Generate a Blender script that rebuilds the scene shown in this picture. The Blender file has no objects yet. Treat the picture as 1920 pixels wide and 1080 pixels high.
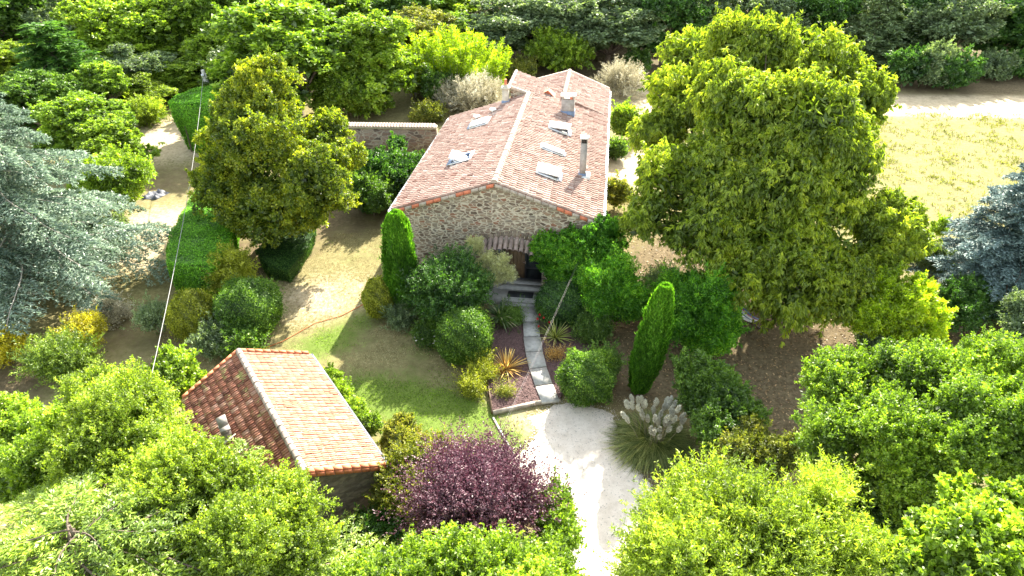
import bpy, bmesh, math, random
import numpy as np
from mathutils import Vector
R = math.radians
sc = bpy.context.scene
COL = sc.collection
# ------------------------------------------------------------------ camera, sky, sun, exposure
PITCH = 32.64; CH = 20.0
cd = bpy.data.cameras.new('camera'); cam = bpy.data.objects.new('camera', cd); COL.objects.link(cam)
cam.location = (0, 0, CH); cam.rotation_euler = (R(90-PITCH), 0, 0)
cd.lens = 24; cd.sensor_width = 36; cd.clip_start = .1; cd.clip_end = 3000
sc.camera = cam
SUN_EL, SUN_AZ = 33.5, 20.0
w = bpy.data.worlds.new('World'); sc.world = w; w.use_nodes = True
nt = w.node_tree; bg = nt.nodes['Background']
sky = nt.nodes.new('ShaderNodeTexSky'); sky.sky_type = 'NISHITA'; sky.sun_disc = False
sky.sun_elevation = R(SUN_EL); sky.sun_rotation = R(SUN_AZ)
hs = nt.nodes.new('ShaderNodeHueSaturation'); hs.inputs['Saturation'].default_value = .62; nt.links.new(sky.outputs[0], hs.inputs['Color'])   # hazy summer sky
wm_ = nt.nodes.new('ShaderNodeMix'); wm_.data_type = 'RGBA'; wm_.blend_type = 'MULTIPLY'; wm_.inputs[0].default_value = 1; wm_.inputs[7].default_value = (1.06, 1, .86, 1)
nt.links.new(hs.outputs[0], wm_.inputs[6]); nt.links.new(wm_.outputs[2], bg.inputs[0]); bg.inputs[1].default_value = .15
sl = bpy.data.lights.new('sun', 'SUN'); sun = bpy.data.objects.new('sun', sl); COL.objects.link(sun)
sl.energy = 4.3; sl.angle = R(.53); sl.color = (1, .94, .82)
sdir = Vector((math.cos(R(SUN_EL))*math.sin(R(SUN_AZ)), math.cos(R(SUN_EL))*math.cos(R(SUN_AZ)), math.sin(R(SUN_EL))))
sun.rotation_euler = sdir.to_track_quat('Z', 'Y').to_euler(); sun.location = (0, 0, 60)
sc.view_settings.view_transform = 'Standard'; sc.view_settings.look = 'None'
sc.view_settings.exposure = 2.28; sc.view_settings.gamma = 1
sc.cycles.max_bounces = 7; sc.cycles.diffuse_bounces = 3; sc.cycles.transmission_bounces = 4; sc.cycles.glossy_bounces = 2
# ------------------------------------------------------------------ survey: photo pixel + height -> place
CT, ST = math.cos(R(PITCH)), math.sin(R(PITCH))
def P(px, py, h=0.):
    dx = (px-960)/1280; dy = (540-py)/1280
    y_, z_ = CT+dy*ST, -ST+dy*CT
    t = (CH-h)/-z_
    return np.array((dx*t, y_*t, h))
def mpp(px, py, h=0.):
    return (CH-h)/(ST-(540-py)/1280*CT)/1280
def hgt(py, y):                       # height that shows at image row py when standing at distance y
    a = R(PITCH)-math.atan((540-py)/1280)
    return CH-y*math.tan(a)
# ------------------------------------------------------------------ object helpers
def tag(o, label=None, cat=None, group=None, kind=None):
    if label: o['label'] = label
    if cat: o['category'] = cat
    if group: o['group'] = group
    if kind: o['kind'] = kind
    return o
def thing(name, label, cat, loc=(0, 0, 0), rz=0, group=None):
    o = bpy.data.objects.new(name, None); COL.objects.link(o); o.location = loc; o.rotation_euler = (0, 0, rz)
    o.empty_display_size = .3
    return tag(o, label, cat, group)
class MB:
    """collects polygons, then makes one mesh"""
    def __init__(s): s.V = []; s.F = []; s.M = []; s.R = []; s.n = 0
    def add(s, V, F, m=0, rnd=None):
        V = np.asarray(V, float).reshape(-1, 3); F = np.asarray(F, np.int64)
        s.V.append(V); s.F.append(F+s.n); s.n += len(V)
        s.M.append(np.full(len(F), m)); s.R.append(np.full(len(F), .5) if rnd is None else np.broadcast_to(rnd, (len(F),)))
        return s
    def box(s, x0, x1, y0, y1, z0, z1, m=0, rnd=None):
        V = [(x0,y0,z0),(x1,y0,z0),(x1,y1,z0),(x0,y1,z0),(x0,y0,z1),(x1,y0,z1),(x1,y1,z1),(x0,y1,z1)]
        return s.add(V, [(0,3,2,1),(4,5,6,7),(0,1,5,4),(1,2,6,5),(2,3,7,6),(3,0,4,7)], m, rnd)
    def obox(s, o, a, b, c, m=0, rnd=None):   # box from a corner and three edge vectors
        o, a, b, c = [np.array(v, float) for v in (o, a, b, c)]
        V = [o, o+a, o+a+b, o+b, o+c, o+a+c, o+a+b+c, o+b+c]
        return s.add(V, [(0,3,2,1),(4,5,6,7),(0,1,5,4),(1,2,6,5),(2,3,7,6),(3,0,4,7)], m, rnd)
    def tube(s, pts, rad, k=8, m=0, rnd=None):
        pts = np.asarray(pts, float); n = len(pts); rad = np.broadcast_to(rad, (n,))
        T = np.gradient(pts, axis=0); T /= np.linalg.norm(T, axis=1)[:, None]+1e-9
        up = np.array((0, 0, 1.)) if abs(T[0][2]) < .9 else np.array((1., 0, 0))
        A = np.cross(T, up); A /= np.linalg.norm(A, axis=1)[:, None]+1e-9; B = np.cross(T, A)
        an = np.linspace(0, 2*np.pi, k, endpoint=False)
        V = pts[:, None]+rad[:, None, None]*(np.cos(an)[None, :, None]*A[:, None]+np.sin(an)[None, :, None]*B[:, None])
        F = []
        for i in range(n-1):
            for j in range(k):
                F.append((i*k+j, i*k+(j+1) % k, (i+1)*k+(j+1) % k, (i+1)*k+j))
        s.add(V, F, m, rnd)
        for i, r in ((0, 1), (n-1, -1)):
            c = pts[i]; VV = np.vstack([V[i], c[None]])
            s.add(VV, [((j+1) % k, j, k, k) if r > 0 else (j, (j+1) % k, k, k) for j in range(k)], m, rnd) if False else s.add(VV, [((j+1) % k, j, k) for j in range(k)], m, rnd)
        return s
    def build(s, name, mats, parent=None, smooth=False, label=None):
        if not isinstance(mats, (list, tuple)): mats = [mats]
        V = np.concatenate(s.V)
        if parent is not None:      # things turned about z are built in their own frame, the others in world coordinates
            root = parent.parent or parent
            if root.rotation_euler.z == 0: V = V-np.array(root.location)
        me = bpy.data.meshes.new(name)
        ls = np.concatenate([np.full(len(f), f.shape[1]) for f in s.F]); fl = np.concatenate([f.ravel() for f in s.F])
        me.vertices.add(len(V)); me.vertices.foreach_set('co', V.ravel().astype(np.float32))
        me.loops.add(len(fl)); me.loops.foreach_set('vertex_index', fl.astype(np.int32))
        me.polygons.add(len(ls)); me.polygons.foreach_set('loop_start', np.concatenate([[0], np.cumsum(ls)[:-1]]).astype(np.int32))
        me.polygons.foreach_set('material_index', np.concatenate(s.M).astype(np.int32))
        if smooth: me.polygons.foreach_set('use_smooth', np.ones(len(ls), bool))
        for m in mats: me.materials.append(m)
        a = me.attributes.new('rnd', 'FLOAT', 'FACE'); a.data.foreach_set('value', np.concatenate(s.R).astype(np.float32))
        me.update(calc_edges=True)
        o = bpy.data.objects.new(name, me); COL.objects.link(o)
        if parent is not None: o.parent = parent
        if label: o['label'] = label
        return o
def unit(v): return v/(np.linalg.norm(v, axis=-1, keepdims=True)+1e-9)
def leafquads(mb, pos, tan, nrm, L, W, rnd, m=0, bend=.15):
    """kite-shaped leaves; pos (N,3) is the leaf's base"""
    tan = unit(tan); s = unit(np.cross(tan, nrm)); n = np.cross(s, tan)
    L = np.broadcast_to(L, (len(pos),))[:, None]; W = np.broadcast_to(W, (len(pos),))[:, None]
    mid = pos+tan*L*.45
    V = np.stack([pos, mid+s*W*.5+n*W*bend, pos+tan*L-n*L*bend, mid-s*W*.5+n*W*bend], 1).reshape(-1, 3)
    F = np.arange(len(pos)*4).reshape(-1, 4)
    mb.add(V, F, m, rnd)
# ------------------------------------------------------------------ materials
def newmat(name):
    m = bpy.data.materials.new(name); m.use_nodes = True; t = m.node_tree; t.nodes.clear()
    out = t.nodes.new('ShaderNodeOutputMaterial')
    return m, t, out
def N(t, typ, **kw):
    n = t.nodes.new('ShaderNode'+typ)
    for k, v in kw.items():
        if k in n.inputs: n.inputs[k].default_value = v
        else: setattr(n, k, v)
    return n
def ramp(t, fac, stops, interp='LINEAR'):
    r = t.nodes.new('ShaderNodeValToRGB'); r.color_ramp.interpolation = interp
    e = r.color_ramp.elements
    while len(e) < len(stops): e.new(.5)
    for i, (p, c) in enumerate(stops): e[i].position = p; e[i].color = (*c, 1)
    t.links.new(fac, r.inputs[0]); return r.outputs[0]
def math_(t, op, a, b=None, clamp=False):
    n = t.nodes.new('ShaderNodeMath'); n.operation = op; n.use_clamp = clamp
    for i, v in enumerate((a, b)):
        if v is None: continue
        if isinstance(v, (int, float)): n.inputs[i].default_value = v
        else: t.links.new(v, n.inputs[i])
    return n.outputs[0]
def mixc(t, fac, a, b, mode='MIX'):
    n = t.nodes.new('ShaderNodeMix'); n.data_type = 'RGBA'; n.blend_type = mode
    for i, v in ((0, fac), (6, a), (7, b)):
        if isinstance(v, (int, float)): n.inputs[i].default_value = v
        elif isinstance(v, tuple): n.inputs[i].default_value = (*v, 1)
        else: t.links.new(v, n.inputs[i])
    return n.outputs[2]
def noise(t, scale, detail=3, rough=.6, vec=None):
    n = t.nodes.new('ShaderNodeTexNoise'); n.inputs['Scale'].default_value = scale
    n.inputs['Detail'].default_value = detail; n.inputs['Roughness'].default_value = rough
    if vec is not None: t.links.new(vec, n.inputs['Vector'])
    return n.outputs[0]
def attr(t, name='rnd'):
    n = t.nodes.new('ShaderNodeAttribute'); n.attribute_name = name; return n
def leafmat(name, cs, trans=.38, tcol=None, gloss=.035, rough=.5, hue=(1.38, 1.45, .5)):
    trans = min(.55, trans+.07) if hue[2] < .7 else trans
    m, t, out = newmat(name)
    a = attr(t); geo = t.nodes.new('ShaderNodeNewGeometry')
    nz = noise(t, .45, 2, .5, geo.outputs['Position'])
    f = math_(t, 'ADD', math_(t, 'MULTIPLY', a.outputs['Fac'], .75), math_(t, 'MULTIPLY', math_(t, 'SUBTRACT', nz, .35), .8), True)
    stops = [(i/(len(cs)-1), tuple(min(.8, v*(.62+1.38*i/(len(cs)-1))) for v in c)) for i, c in enumerate(cs)]  # low stops darkened, high stops lifted: shade and highlights painted into leaves
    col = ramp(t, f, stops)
    d = N(t, 'BsdfDiffuse'); t.links.new(col, d.inputs['Color'])
    tr = N(t, 'BsdfTranslucent')
    t.links.new(mixc(t, 1., col, tcol or hue, 'MULTIPLY'), tr.inputs['Color'])
    mx = N(t, 'MixShader', Fac=trans); t.links.new(d.outputs[0], mx.inputs[1]); t.links.new(tr.outputs[0], mx.inputs[2])
    g = N(t, 'BsdfGlossy', Roughness=rough); g.inputs['Color'].default_value = (1, 1, .95, 1)
    mg = N(t, 'MixShader', Fac=gloss); t.links.new(mx.outputs[0], mg.inputs[1]); t.links.new(g.outputs[0], mg.inputs[2])
    t.links.new(mg.outputs[0], out.inputs[0]); return m
def plain(name, c, rough=.7, metal=0, var=.15, scale=8, bump=0, rndvar=0):
    m, t, out = newmat(name); b = N(t, 'BsdfPrincipled', Roughness=rough, Metallic=metal)
    co = t.nodes.new('ShaderNodeTexCoord')
    nz = noise(t, scale, 4, .6, co.outputs['Object'])
    lo = tuple(x*(1-var) for x in c); hi = tuple(min(1, x*(1+var)) for x in c)
    col = ramp(t, nz, [(.3, lo), (.7, hi)])
    if rndvar:
        a = attr(t); col = mixc(t, 1., col, ramp(t, a.outputs['Fac'], [(0, (1-rndvar,)*3), (1, (1,)*3)]), 'MULTIPLY')
    t.links.new(col, b.inputs['Base Color'])
    if bump:
        bp = N(t, 'Bump', Strength=bump, Distance=.02); t.links.new(noise(t, scale*4, 4, .6, co.outputs['Object']), bp.inputs['Height']); t.links.new(bp.outputs[0], b.inputs['Normal'])
    t.links.new(b.outputs[0], out.inputs[0]); return m
def stonemat(name, scale, mortar, stones, stretch=(1, 1, 1.9), joint=.07):
    m, t, out = newmat(name); b = N(t, 'BsdfPrincipled', Roughness=.9)
    co = t.nodes.new('ShaderNodeTexCoord'); mp = N(t, 'Mapping'); mp.inputs['Scale'].default_value = stretch
    t.links.new(co.outputs['Object'], mp.inputs[0])
    wn = t.nodes.new('ShaderNodeTexNoise'); wn.inputs['Scale'].default_value = 2.2; wn.inputs['Detail'].default_value = 2
    t.links.new(mp.outputs[0], wn.inputs['Vector'])
    sc_ = t.nodes.new('ShaderNodeVectorMath'); sc_.operation = 'MULTIPLY_ADD'
    t.links.new(wn.outputs['Color'], sc_.inputs[0]); sc_.inputs[1].default_value = (.35, .35, .35); t.links.new(mp.outputs[0], sc_.inputs[2])
    def vor(feat):
        v = t.nodes.new('ShaderNodeTexVoronoi'); v.feature = feat; v.inputs['Scale'].default_value = scale
        v.inputs['Randomness'].default_value = .95; t.links.new(sc_.outputs[0], v.inputs['Vector']); return v
    e = vor('DISTANCE_TO_EDGE').outputs['Distance']; c = vor('F1').outputs['Color']
    sp = t.nodes.new('ShaderNodeSeparateColor'); t.links.new(c, sp.inputs[0])
    col = ramp(t, sp.outputs[0], stones)
    col = mixc(t, .6, col, ramp(t, noise(t, 9, 5, .7, co.outputs['Object']), [(.25, (.45,)*3), (.75, (1.3,)*3)]), 'MULTIPLY')
    e2 = math_(t, 'ADD', e, math_(t, 'MULTIPLY', math_(t, 'SUBTRACT', noise(t, 14, 3, .6, co.outputs['Object']), .5), .07))
    f = ramp(t, e2, [(joint*.55, (0, 0, 0)), (joint*1.25, (1, 1, 1))])
    mc = ramp(t, noise(t, 6, 4, .6, co.outputs['Object']), [(.3, tuple(x*.75 for x in mortar)), (.7, mortar)])
    t.links.new(mixc(t, f, mc, col), b.inputs['Base Color'])
    h = math_(t, 'ADD', math_(t, 'MULTIPLY', f, 1.), math_(t, 'MULTIPLY', noise(t, 20, 4, .6, co.outputs['Object']), .5))
    bp = N(t, 'Bump', Strength=.8, Distance=.05); t.links.new(h, bp.inputs['Height']); t.links.new(bp.outputs[0], b.inputs['Normal'])
    t.links.new(b.outputs[0], out.inputs[0]); return m
def tilemat(name, stops, lichen=None, lf=.62, rough=.85, lscale=2.2):
    m, t, out = newmat(name); b = N(t, 'BsdfPrincipled', Roughness=rough)
    co = t.nodes.new('ShaderNodeTexCoord'); a = attr(t)
    col = ramp(t, a.outputs['Fac'], stops)
    col = mixc(t, .55, col, ramp(t, noise(t, 12, 4, .7, co.outputs['Object']), [(.3, (.55, .5, .48)), (.7, (1.25, 1.25, 1.25))]), 'MULTIPLY')
    for c, th, scl in (lichen or []):
        f = ramp(t, noise(t, scl, 6, .75, co.outputs['Object']), [(th, (0, 0, 0)), (th+.06, (1, 1, 1))])
        col = mixc(t, f, col, c)
    t.links.new(col, b.inputs['Base Color'])
    bp = N(t, 'Bump', Strength=.5, Distance=.01); t.links.new(noise(t, 60, 4, .6, co.outputs['Object']), bp.inputs['Height']); t.links.new(bp.outputs[0], b.inputs['Normal'])
    t.links.new(b.outputs[0], out.inputs[0]); return m

M = {}
M['bark'] = plain('bark', (.16, .12, .09), .95, 0, .4, 6, .5)
M['palebark'] = plain('pale_bark', (.42, .38, .32), .9, 0, .3, 6, .4)
M['wall'] = stonemat('rubble_wall', 3.1, (.60, .52, .40), [(0, (.10, .07, .05)), (.2, (.20, .14, .10)), (.4, (.27, .20, .14)), (.6, (.21, .175, .14)), (.78, (.33, .25, .17)), (.93, (.26, .13, .08)), (1, (.30, .12, .07))], (1, 1, 2.3), .10)
M['gwall'] = stonemat('garden_rubble', 2.0, (.40, .34, .26), [(0, (.10, .075, .06)), (.4, (.22, .15, .11)), (.7, (.28, .18, .13)), (1, (.34, .27, .20))], (1, 1, 1.8), .09)
M['shedwall'] = stonemat('shed_rubble', 3.0, (.20, .17, .14), [(0, (.14, .11, .09)), (.5, (.22, .18, .15)), (1, (.30, .25, .20))], (1, 1, 2.4), .06)
M['render'] = plain('lime_render', (.50, .45, .37), .9, 0, .2, 5, .3)
M['tile'] = tilemat('canal_tiles', [(0, (.13, .07, .055)), (.13, (.26, .13, .095)), (.3, (.30, .195, .155)), (.6, (.385, .26, .21)), (.85, (.44, .325, .27)), (1, (.54, .44, .38))], [((.72, .66, .59), .60, 5.), ((.16, .10, .08), .60, 4.6), ((.30, .20, .16), .57, 1.1)])
M['tilebed'] = plain('tile_channel', (.30, .16, .11), .9, 0, .35, 5)
M['ridge'] = plain('ridge_tiles', (.44, .34, .28), .85, 0, .15, 4, .3, .25)
M['shedL'] = tilemat('mossy_tiles', [(0, (.16, .06, .035)), (.4, (.32, .12, .07)), (.75, (.42, .19, .12)), (1, (.50, .30, .22))], [((.38, .36, .13), .56, 1.6), ((.62, .52, .45), .66, 4.), ((.10, .05, .04), .66, 2.)])
M['shedR'] = tilemat('orange_tiles', [(0, (.40, .17, .10)), (.5, (.41, .20, .13)), (.85, (.44, .24, .165)), (1, (.48, .31, .23))], [((.66, .57, .49), .60, 3.6), ((.56, .42, .34), .62, 9.)])
M['orange'] = plain('verge_tiles', (.62, .20, .09), .8, 0, .25, 6, 0, .3)
M['concrete'] = plain('concrete', (.42, .41, .38), .85, 0, .22, 3, .4)
M['kerb'] = plain('kerb_stone', (.36, .31, .25), .9, 0, .3, 4, .5)
M['slab'] = plain('paving_stone', (.42, .41, .385), .85, 0, .22, 5, .4, .12)
M['zinc'] = plain('zinc', (.50, .52, .56), .4, .7, .1, 3)
M['lead'] = plain('lead_flashing', (.20, .26, .38), .5, .3, .2, 5)
M['white'] = plain('white_paint', (.78, .78, .76), .5, 0, .05, 5)
M['dark'] = plain('dark_metal', (.035, .038, .042), .5, .3, .2, 5)
M['chim'] = plain('chimney_render', (.33, .30, .27), .9, 0, .3, 3, .4)
M['soot'] = plain('soot', (.02, .018, .016), .9)
M['terra'] = plain('terracotta', (.55, .17, .09), .8, 0, .2, 6)
M['wood'] = plain('brown_wood', (.16, .10, .055), .6, 0, .3, 3, .2)
M['doorframe'] = plain('door_frame', (.035, .035, .04), .5, 0, .2, 4)
M['pole'] = plain('weathered_pole', (.45, .44, .42), .85, 0, .25, 4, .3)
M['cable'] = plain('pale_cable', (.26, .255, .245), .6); M['wire'] = plain('thin_wire', (.28, .27, .26), .6)
M['hose'] = plain('orange_hose', (.60, .16, .04), .6)
M['flower'] = plain('red_petals', (.65, .01, .03), .6, 0, .3, 20)
M['fwhite'] = plain('white_petals', (.75, .72, .66), .6)
M['stalk'] = plain('dry_stalk', (.22, .19, .11), .9)
M['tarp'] = plain('grey_tarpaulin', (.06, .065, .085), .6, 0, .3, 4)
m, t, out = newmat('glass'); b = N(t, 'BsdfPrincipled', Roughness=.08); b.inputs['Base Color'].default_value = (.72, .76, .80, 1); b.inputs['Specular IOR Level'].default_value = 1; b.inputs['Coat Weight'].default_value = 1; t.links.new(b.outputs[0], out.inputs[0]); M['glass'] = m  # pale base colour paints in the bright sky the roof panes reflect
m, t, out = newmat('dark_glass'); b = N(t, 'BsdfPrincipled', Roughness=.06); b.inputs['Base Color'].default_value = (.03, .035, .04, 1); t.links.new(b.outputs[0], out.inputs[0]); M['dglass'] = m
# ground: real soil and turf colours carried by an attribute (r green turf, g pale straw, b brown litter)
m, t, out = newmat('turf'); b = N(t, 'BsdfPrincipled', Roughness=1); b.inputs['Specular IOR Level'].default_value = .1
geo = t.nodes.new('ShaderNodeNewGeometry'); pos = geo.outputs['Position']
a = attr(t, 'cover'); sp = t.nodes.new('ShaderNodeSeparateColor'); t.links.new(a.outputs['Color'], sp.inputs[0])
n1 = noise(t, .8, 6, .65, pos); n2 = noise(t, 5, 5, .7, pos); n3 = noise(t, 30, 3, .7, pos)
straw = ramp(t, n2, [(.25, (.145, .135, .055)), (.5, (.25, .22, .10)), (.75, (.38, .33, .17))])
pale = ramp(t, n2, [(.3, (.45, .355, .22)), (.7, (.62, .52, .36))])
litter = ramp(t, n2, [(.3, (.095, .073, .042)), (.55, (.175, .135, .077)), (.8, (.30, .235, .14))])
grn = ramp(t, n3, [(.25, (.055, .12, .012)), (.75, (.17, .27, .035))])
def blend(ch, wid, off=0):
    s = math_(t, 'ADD', ch, math_(t, 'MULTIPLY', math_(t, 'SUBTRACT', math_(t, 'ADD', math_(t, 'MULTIPLY', n1, .45), math_(t, 'MULTIPLY', n2, .55)), .5), 2.3))
    return ramp(t, s, [(.5-wid, (0, 0, 0)), (.5+wid, (1, 1, 1))])
c = mixc(t, blend(sp.outputs[1], .25), straw, pale)
c = mixc(t, blend(sp.outputs[2], .2), c, litter)
c = mixc(t, math_(t, 'MULTIPLY', blend(sp.outputs[0], .26), .8), c, grn)
c = mixc(t, .35, c, ramp(t, n3, [(.25, (.5, .5, .5)), (.75, (1.35, 1.35, 1.35))]), 'MULTIPLY')
c = mixc(t, .6, c, ramp(t, noise(t, 1.7, 6, .75, pos), [(.35, (.62, .6, .58)), (.62, (1.12, 1.12, 1.12))]), 'MULTIPLY')
t.links.new(c, b.inputs['Base Color'])
bp = N(t, 'Bump', Strength=.6, Distance=.05); t.links.new(n3, bp.inputs['Height']); t.links.new(bp.outputs[0], b.inputs['Normal'])
t.links.new(b.outputs[0], out.inputs[0]); M['ground'] = m
m, t, out = newmat('pale_gravel'); b = N(t, 'BsdfPrincipled', Roughness=.95)
geo = t.nodes.new('ShaderNodeNewGeometry'); pos = geo.outputs['Position']
c = ramp(t, noise(t, 45, 3, .7, pos), [(.25, (.56, .47, .39)), (.5, (.78, .69, .59)), (.75, (.82, .77, .69))])
c = mixc(t, .6, c, ramp(t, noise(t, 1.6, 7, .8, pos), [(.3, (.60, .55, .48)), (.6, (1, 1, 1))]), 'MULTIPLY')
t.links.new(c, b.inputs['Base Color']); bp = N(t, 'Bump', Strength=.7, Distance=.03); t.links.new(noise(t, 50, 3, .7, pos), bp.inputs['Height']); t.links.new(bp.outputs[0], b.inputs['Normal'])
t.links.new(b.outputs[0], out.inputs[0]); M['gravel'] = m
m, t, out = newmat('mulch'); b = N(t, 'BsdfPrincipled', Roughness=.95)
geo = t.nodes.new('ShaderNodeNewGeometry'); pos = geo.outputs['Position']
c = ramp(t, noise(t, 38, 4, .75, pos), [(.3, (.05, .028, .028)), (.5, (.13, .075, .07)), (.72, (.27, .17, .155))])
t.links.new(c, b.inputs['Base Color']); bp = N(t, 'Bump', Strength=1, Distance=.04); t.links.new(noise(t, 40, 3, .7, pos), bp.inputs['Height']); t.links.new(bp.outputs[0], b.inputs['Normal'])
t.links.new(b.outputs[0], out.inputs[0]); M['mulch'] = m
M['chips'] = plain('bark_chips', (.22, .13, .12), .95, 0, .4, 30, 0, .7)
M['pebble'] = plain('pebbles', (.62, .55, .47), .9, 0, .3, 10, 0, .45)
m, t, out = newmat('striped_fabric'); b = N(t, 'BsdfPrincipled', Roughness=.8)
a = attr(t); t.links.new(ramp(t, a.outputs['Fac'], [(0, (.7, .72, .78)), (.34, (.08, .16, .36)), (.5, (.65, .67, .72)), (.66, (.45, .10, .14)), (.83, (.08, .14, .3)), (1, (.7, .7, .74))], 'CONSTANT'), b.inputs['Base Color'])
t.links.new(b.outputs[0], out.inputs[0]); M['stripes'] = m
# foliage: base colours 0.02 - 0.2
G = {
 'golden': leafmat('leaf_golden_oak', [(.035, .07, .008), (.085, .14, .012), (.19, .225, .014), (.35, .335, .02)], .42),
 'chestnut': leafmat('leaf_chestnut', [(.055, .095, .014), (.13, .20, .02), (.24, .30, .026), (.37, .38, .04)], .45, gloss=.03),
 'lime': leafmat('leaf_fresh', [(.055, .11, .012), (.12, .20, .018), (.20, .29, .025), (.30, .36, .05)], .42),
 'limey': leafmat('leaf_yellow_green', [(.06, .105, .012), (.13, .20, .018), (.22, .29, .028), (.33, .37, .06)], .42),
 'mid': leafmat('leaf_mid', [(.022, .06, .012), (.05, .11, .016), (.09, .165, .022), (.14, .22, .035)], .36),
 'dark': leafmat('leaf_dark', [(.012, .04, .010), (.028, .08, .015), (.055, .13, .02), (.10, .19, .03)], .33),
 'ivy': leafmat('leaf_climber', [(.02, .08, .008), (.05, .16, .012), (.10, .25, .018), (.24, .38, .03)], .42, gloss=.02),
 'box': leafmat('leaf_clipped', [(.02, .06, .008), (.05, .12, .012), (.10, .19, .02), (.17, .25, .035)], .33, gloss=.03),
 'boxy': leafmat('leaf_clipped_yellow', [(.07, .09, .008), (.14, .17, .012), (.24, .26, .02), (.30, .30, .04)], .36, gloss=.03),
 'hazel': leafmat('leaf_hazel', [(.035, .075, .012), (.08, .15, .016), (.16, .25, .022), (.27, .35, .04)], .4),
 'hedge': leafmat('leaf_hedge', [(.05, .16, .008), (.09, .25, .012), (.14, .33, .018), (.22, .40, .03)], .38, gloss=.03),
 'cypress': leafmat('leaf_cypress', [(.02, .08, .008), (.045, .14, .010), (.08, .21, .014), (.15, .29, .02)], .33, gloss=.03),
 'cedar': leafmat('leaf_blue_cedar', [(.045, .085, .055), (.09, .145, .105), (.165, .225, .17), (.29, .35, .275)], .3, gloss=.05, hue=(1, 1.1, .8)),
 'gcedar': leafmat('leaf_green_cedar', [(.035, .09, .012), (.10, .18, .018), (.20, .29, .024), (.32, .40, .045)], .3, gloss=.05, hue=(1.1, 1.1, .6)),
 'spruce': leafmat('leaf_blue_spruce', [(.04, .08, .07), (.075, .125, .115), (.125, .185, .175), (.21, .28, .27)], .22, gloss=.05, hue=(1, 1, 1)),
 'greygreen': leafmat('leaf_grey_green', [(.04, .07, .035), (.085, .13, .06), (.15, .205, .10), (.24, .29, .16)], .3),
 'olive': leafmat('leaf_olive', [(.05, .07, .012), (.11, .14, .02), (.19, .20, .03), (.30, .26, .05)], .36),
 'silver': leafmat('leaf_silver', [(.20, .18, .11), (.32, .29, .19), (.44, .40, .28), (.55, .50, .38)], .3, hue=(1, 1, .9)),
 'bamboo': leafmat('leaf_bamboo', [(.09, .17, .008), (.20, .30, .012), (.32, .42, .015), (.42, .47, .03)], .45),
 'yellow': leafmat('leaf_yellow', [(.22, .21, .01), (.34, .31, .012), (.42, .38, .02), (.46, .42, .04)], .4, hue=(1.2, 1.2, .4)),
 'plum': leafmat('leaf_purple', [(.05, .018, .03), (.085, .035, .05), (.125, .065, .085), (.17, .115, .13)], .25, gloss=.03, hue=(1.2, .7, .9)),
 'tamarisk': leafmat('leaf_feathery', [(.26, .26, .13), (.42, .41, .22), (.56, .53, .32), (.62, .58, .40)], .35),
 'pampas': leafmat('leaf_pampas', [(.07, .12, .04), (.15, .20, .07), (.24, .27, .11), (.42, .37, .20)], .3),
 'plume': leafmat('plume_cream', [(.55, .49, .40), (.68, .62, .52), (.76, .72, .64)], .4, hue=(1, 1, .95)),
 'phormium': leafmat('leaf_bronze', [(.22, .10, .02), (.40, .22, .05), (.55, .36, .10), (.60, .45, .22)], .35, hue=(1.1, .9, .6)),
 'yucca': leafmat('leaf_yucca', [(.10, .15, .03), (.20, .25, .05), (.34, .34, .10), (.48, .42, .22)], .3),
 'strap': leafmat('leaf_strap', [(.03, .07, .03), (.06, .11, .04), (.10, .15, .06), (.35, .30, .20)], .25),
 'litter': leafmat('fallen_leaf', [(.10, .065, .035), (.17, .11, .055), (.24, .15, .07), (.26, .18, .09)], .1, hue=(1, 1, .9)),
 'drygrass': leafmat('dry_blades', [(.24, .18, .09), (.36, .28, .15), (.46, .38, .22)], .3, gloss=0, hue=(1, 1, .9)),
 'fieldgrass': leafmat('field_tufts', [(.12, .14, .03), (.20, .21, .045), (.28, .27, .07)], .2, gloss=0),
 'grass': leafmat('green_blades', [(.05, .11, .012), (.11, .20, .02), (.19, .28, .035)], .35, gloss=0),
}
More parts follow.
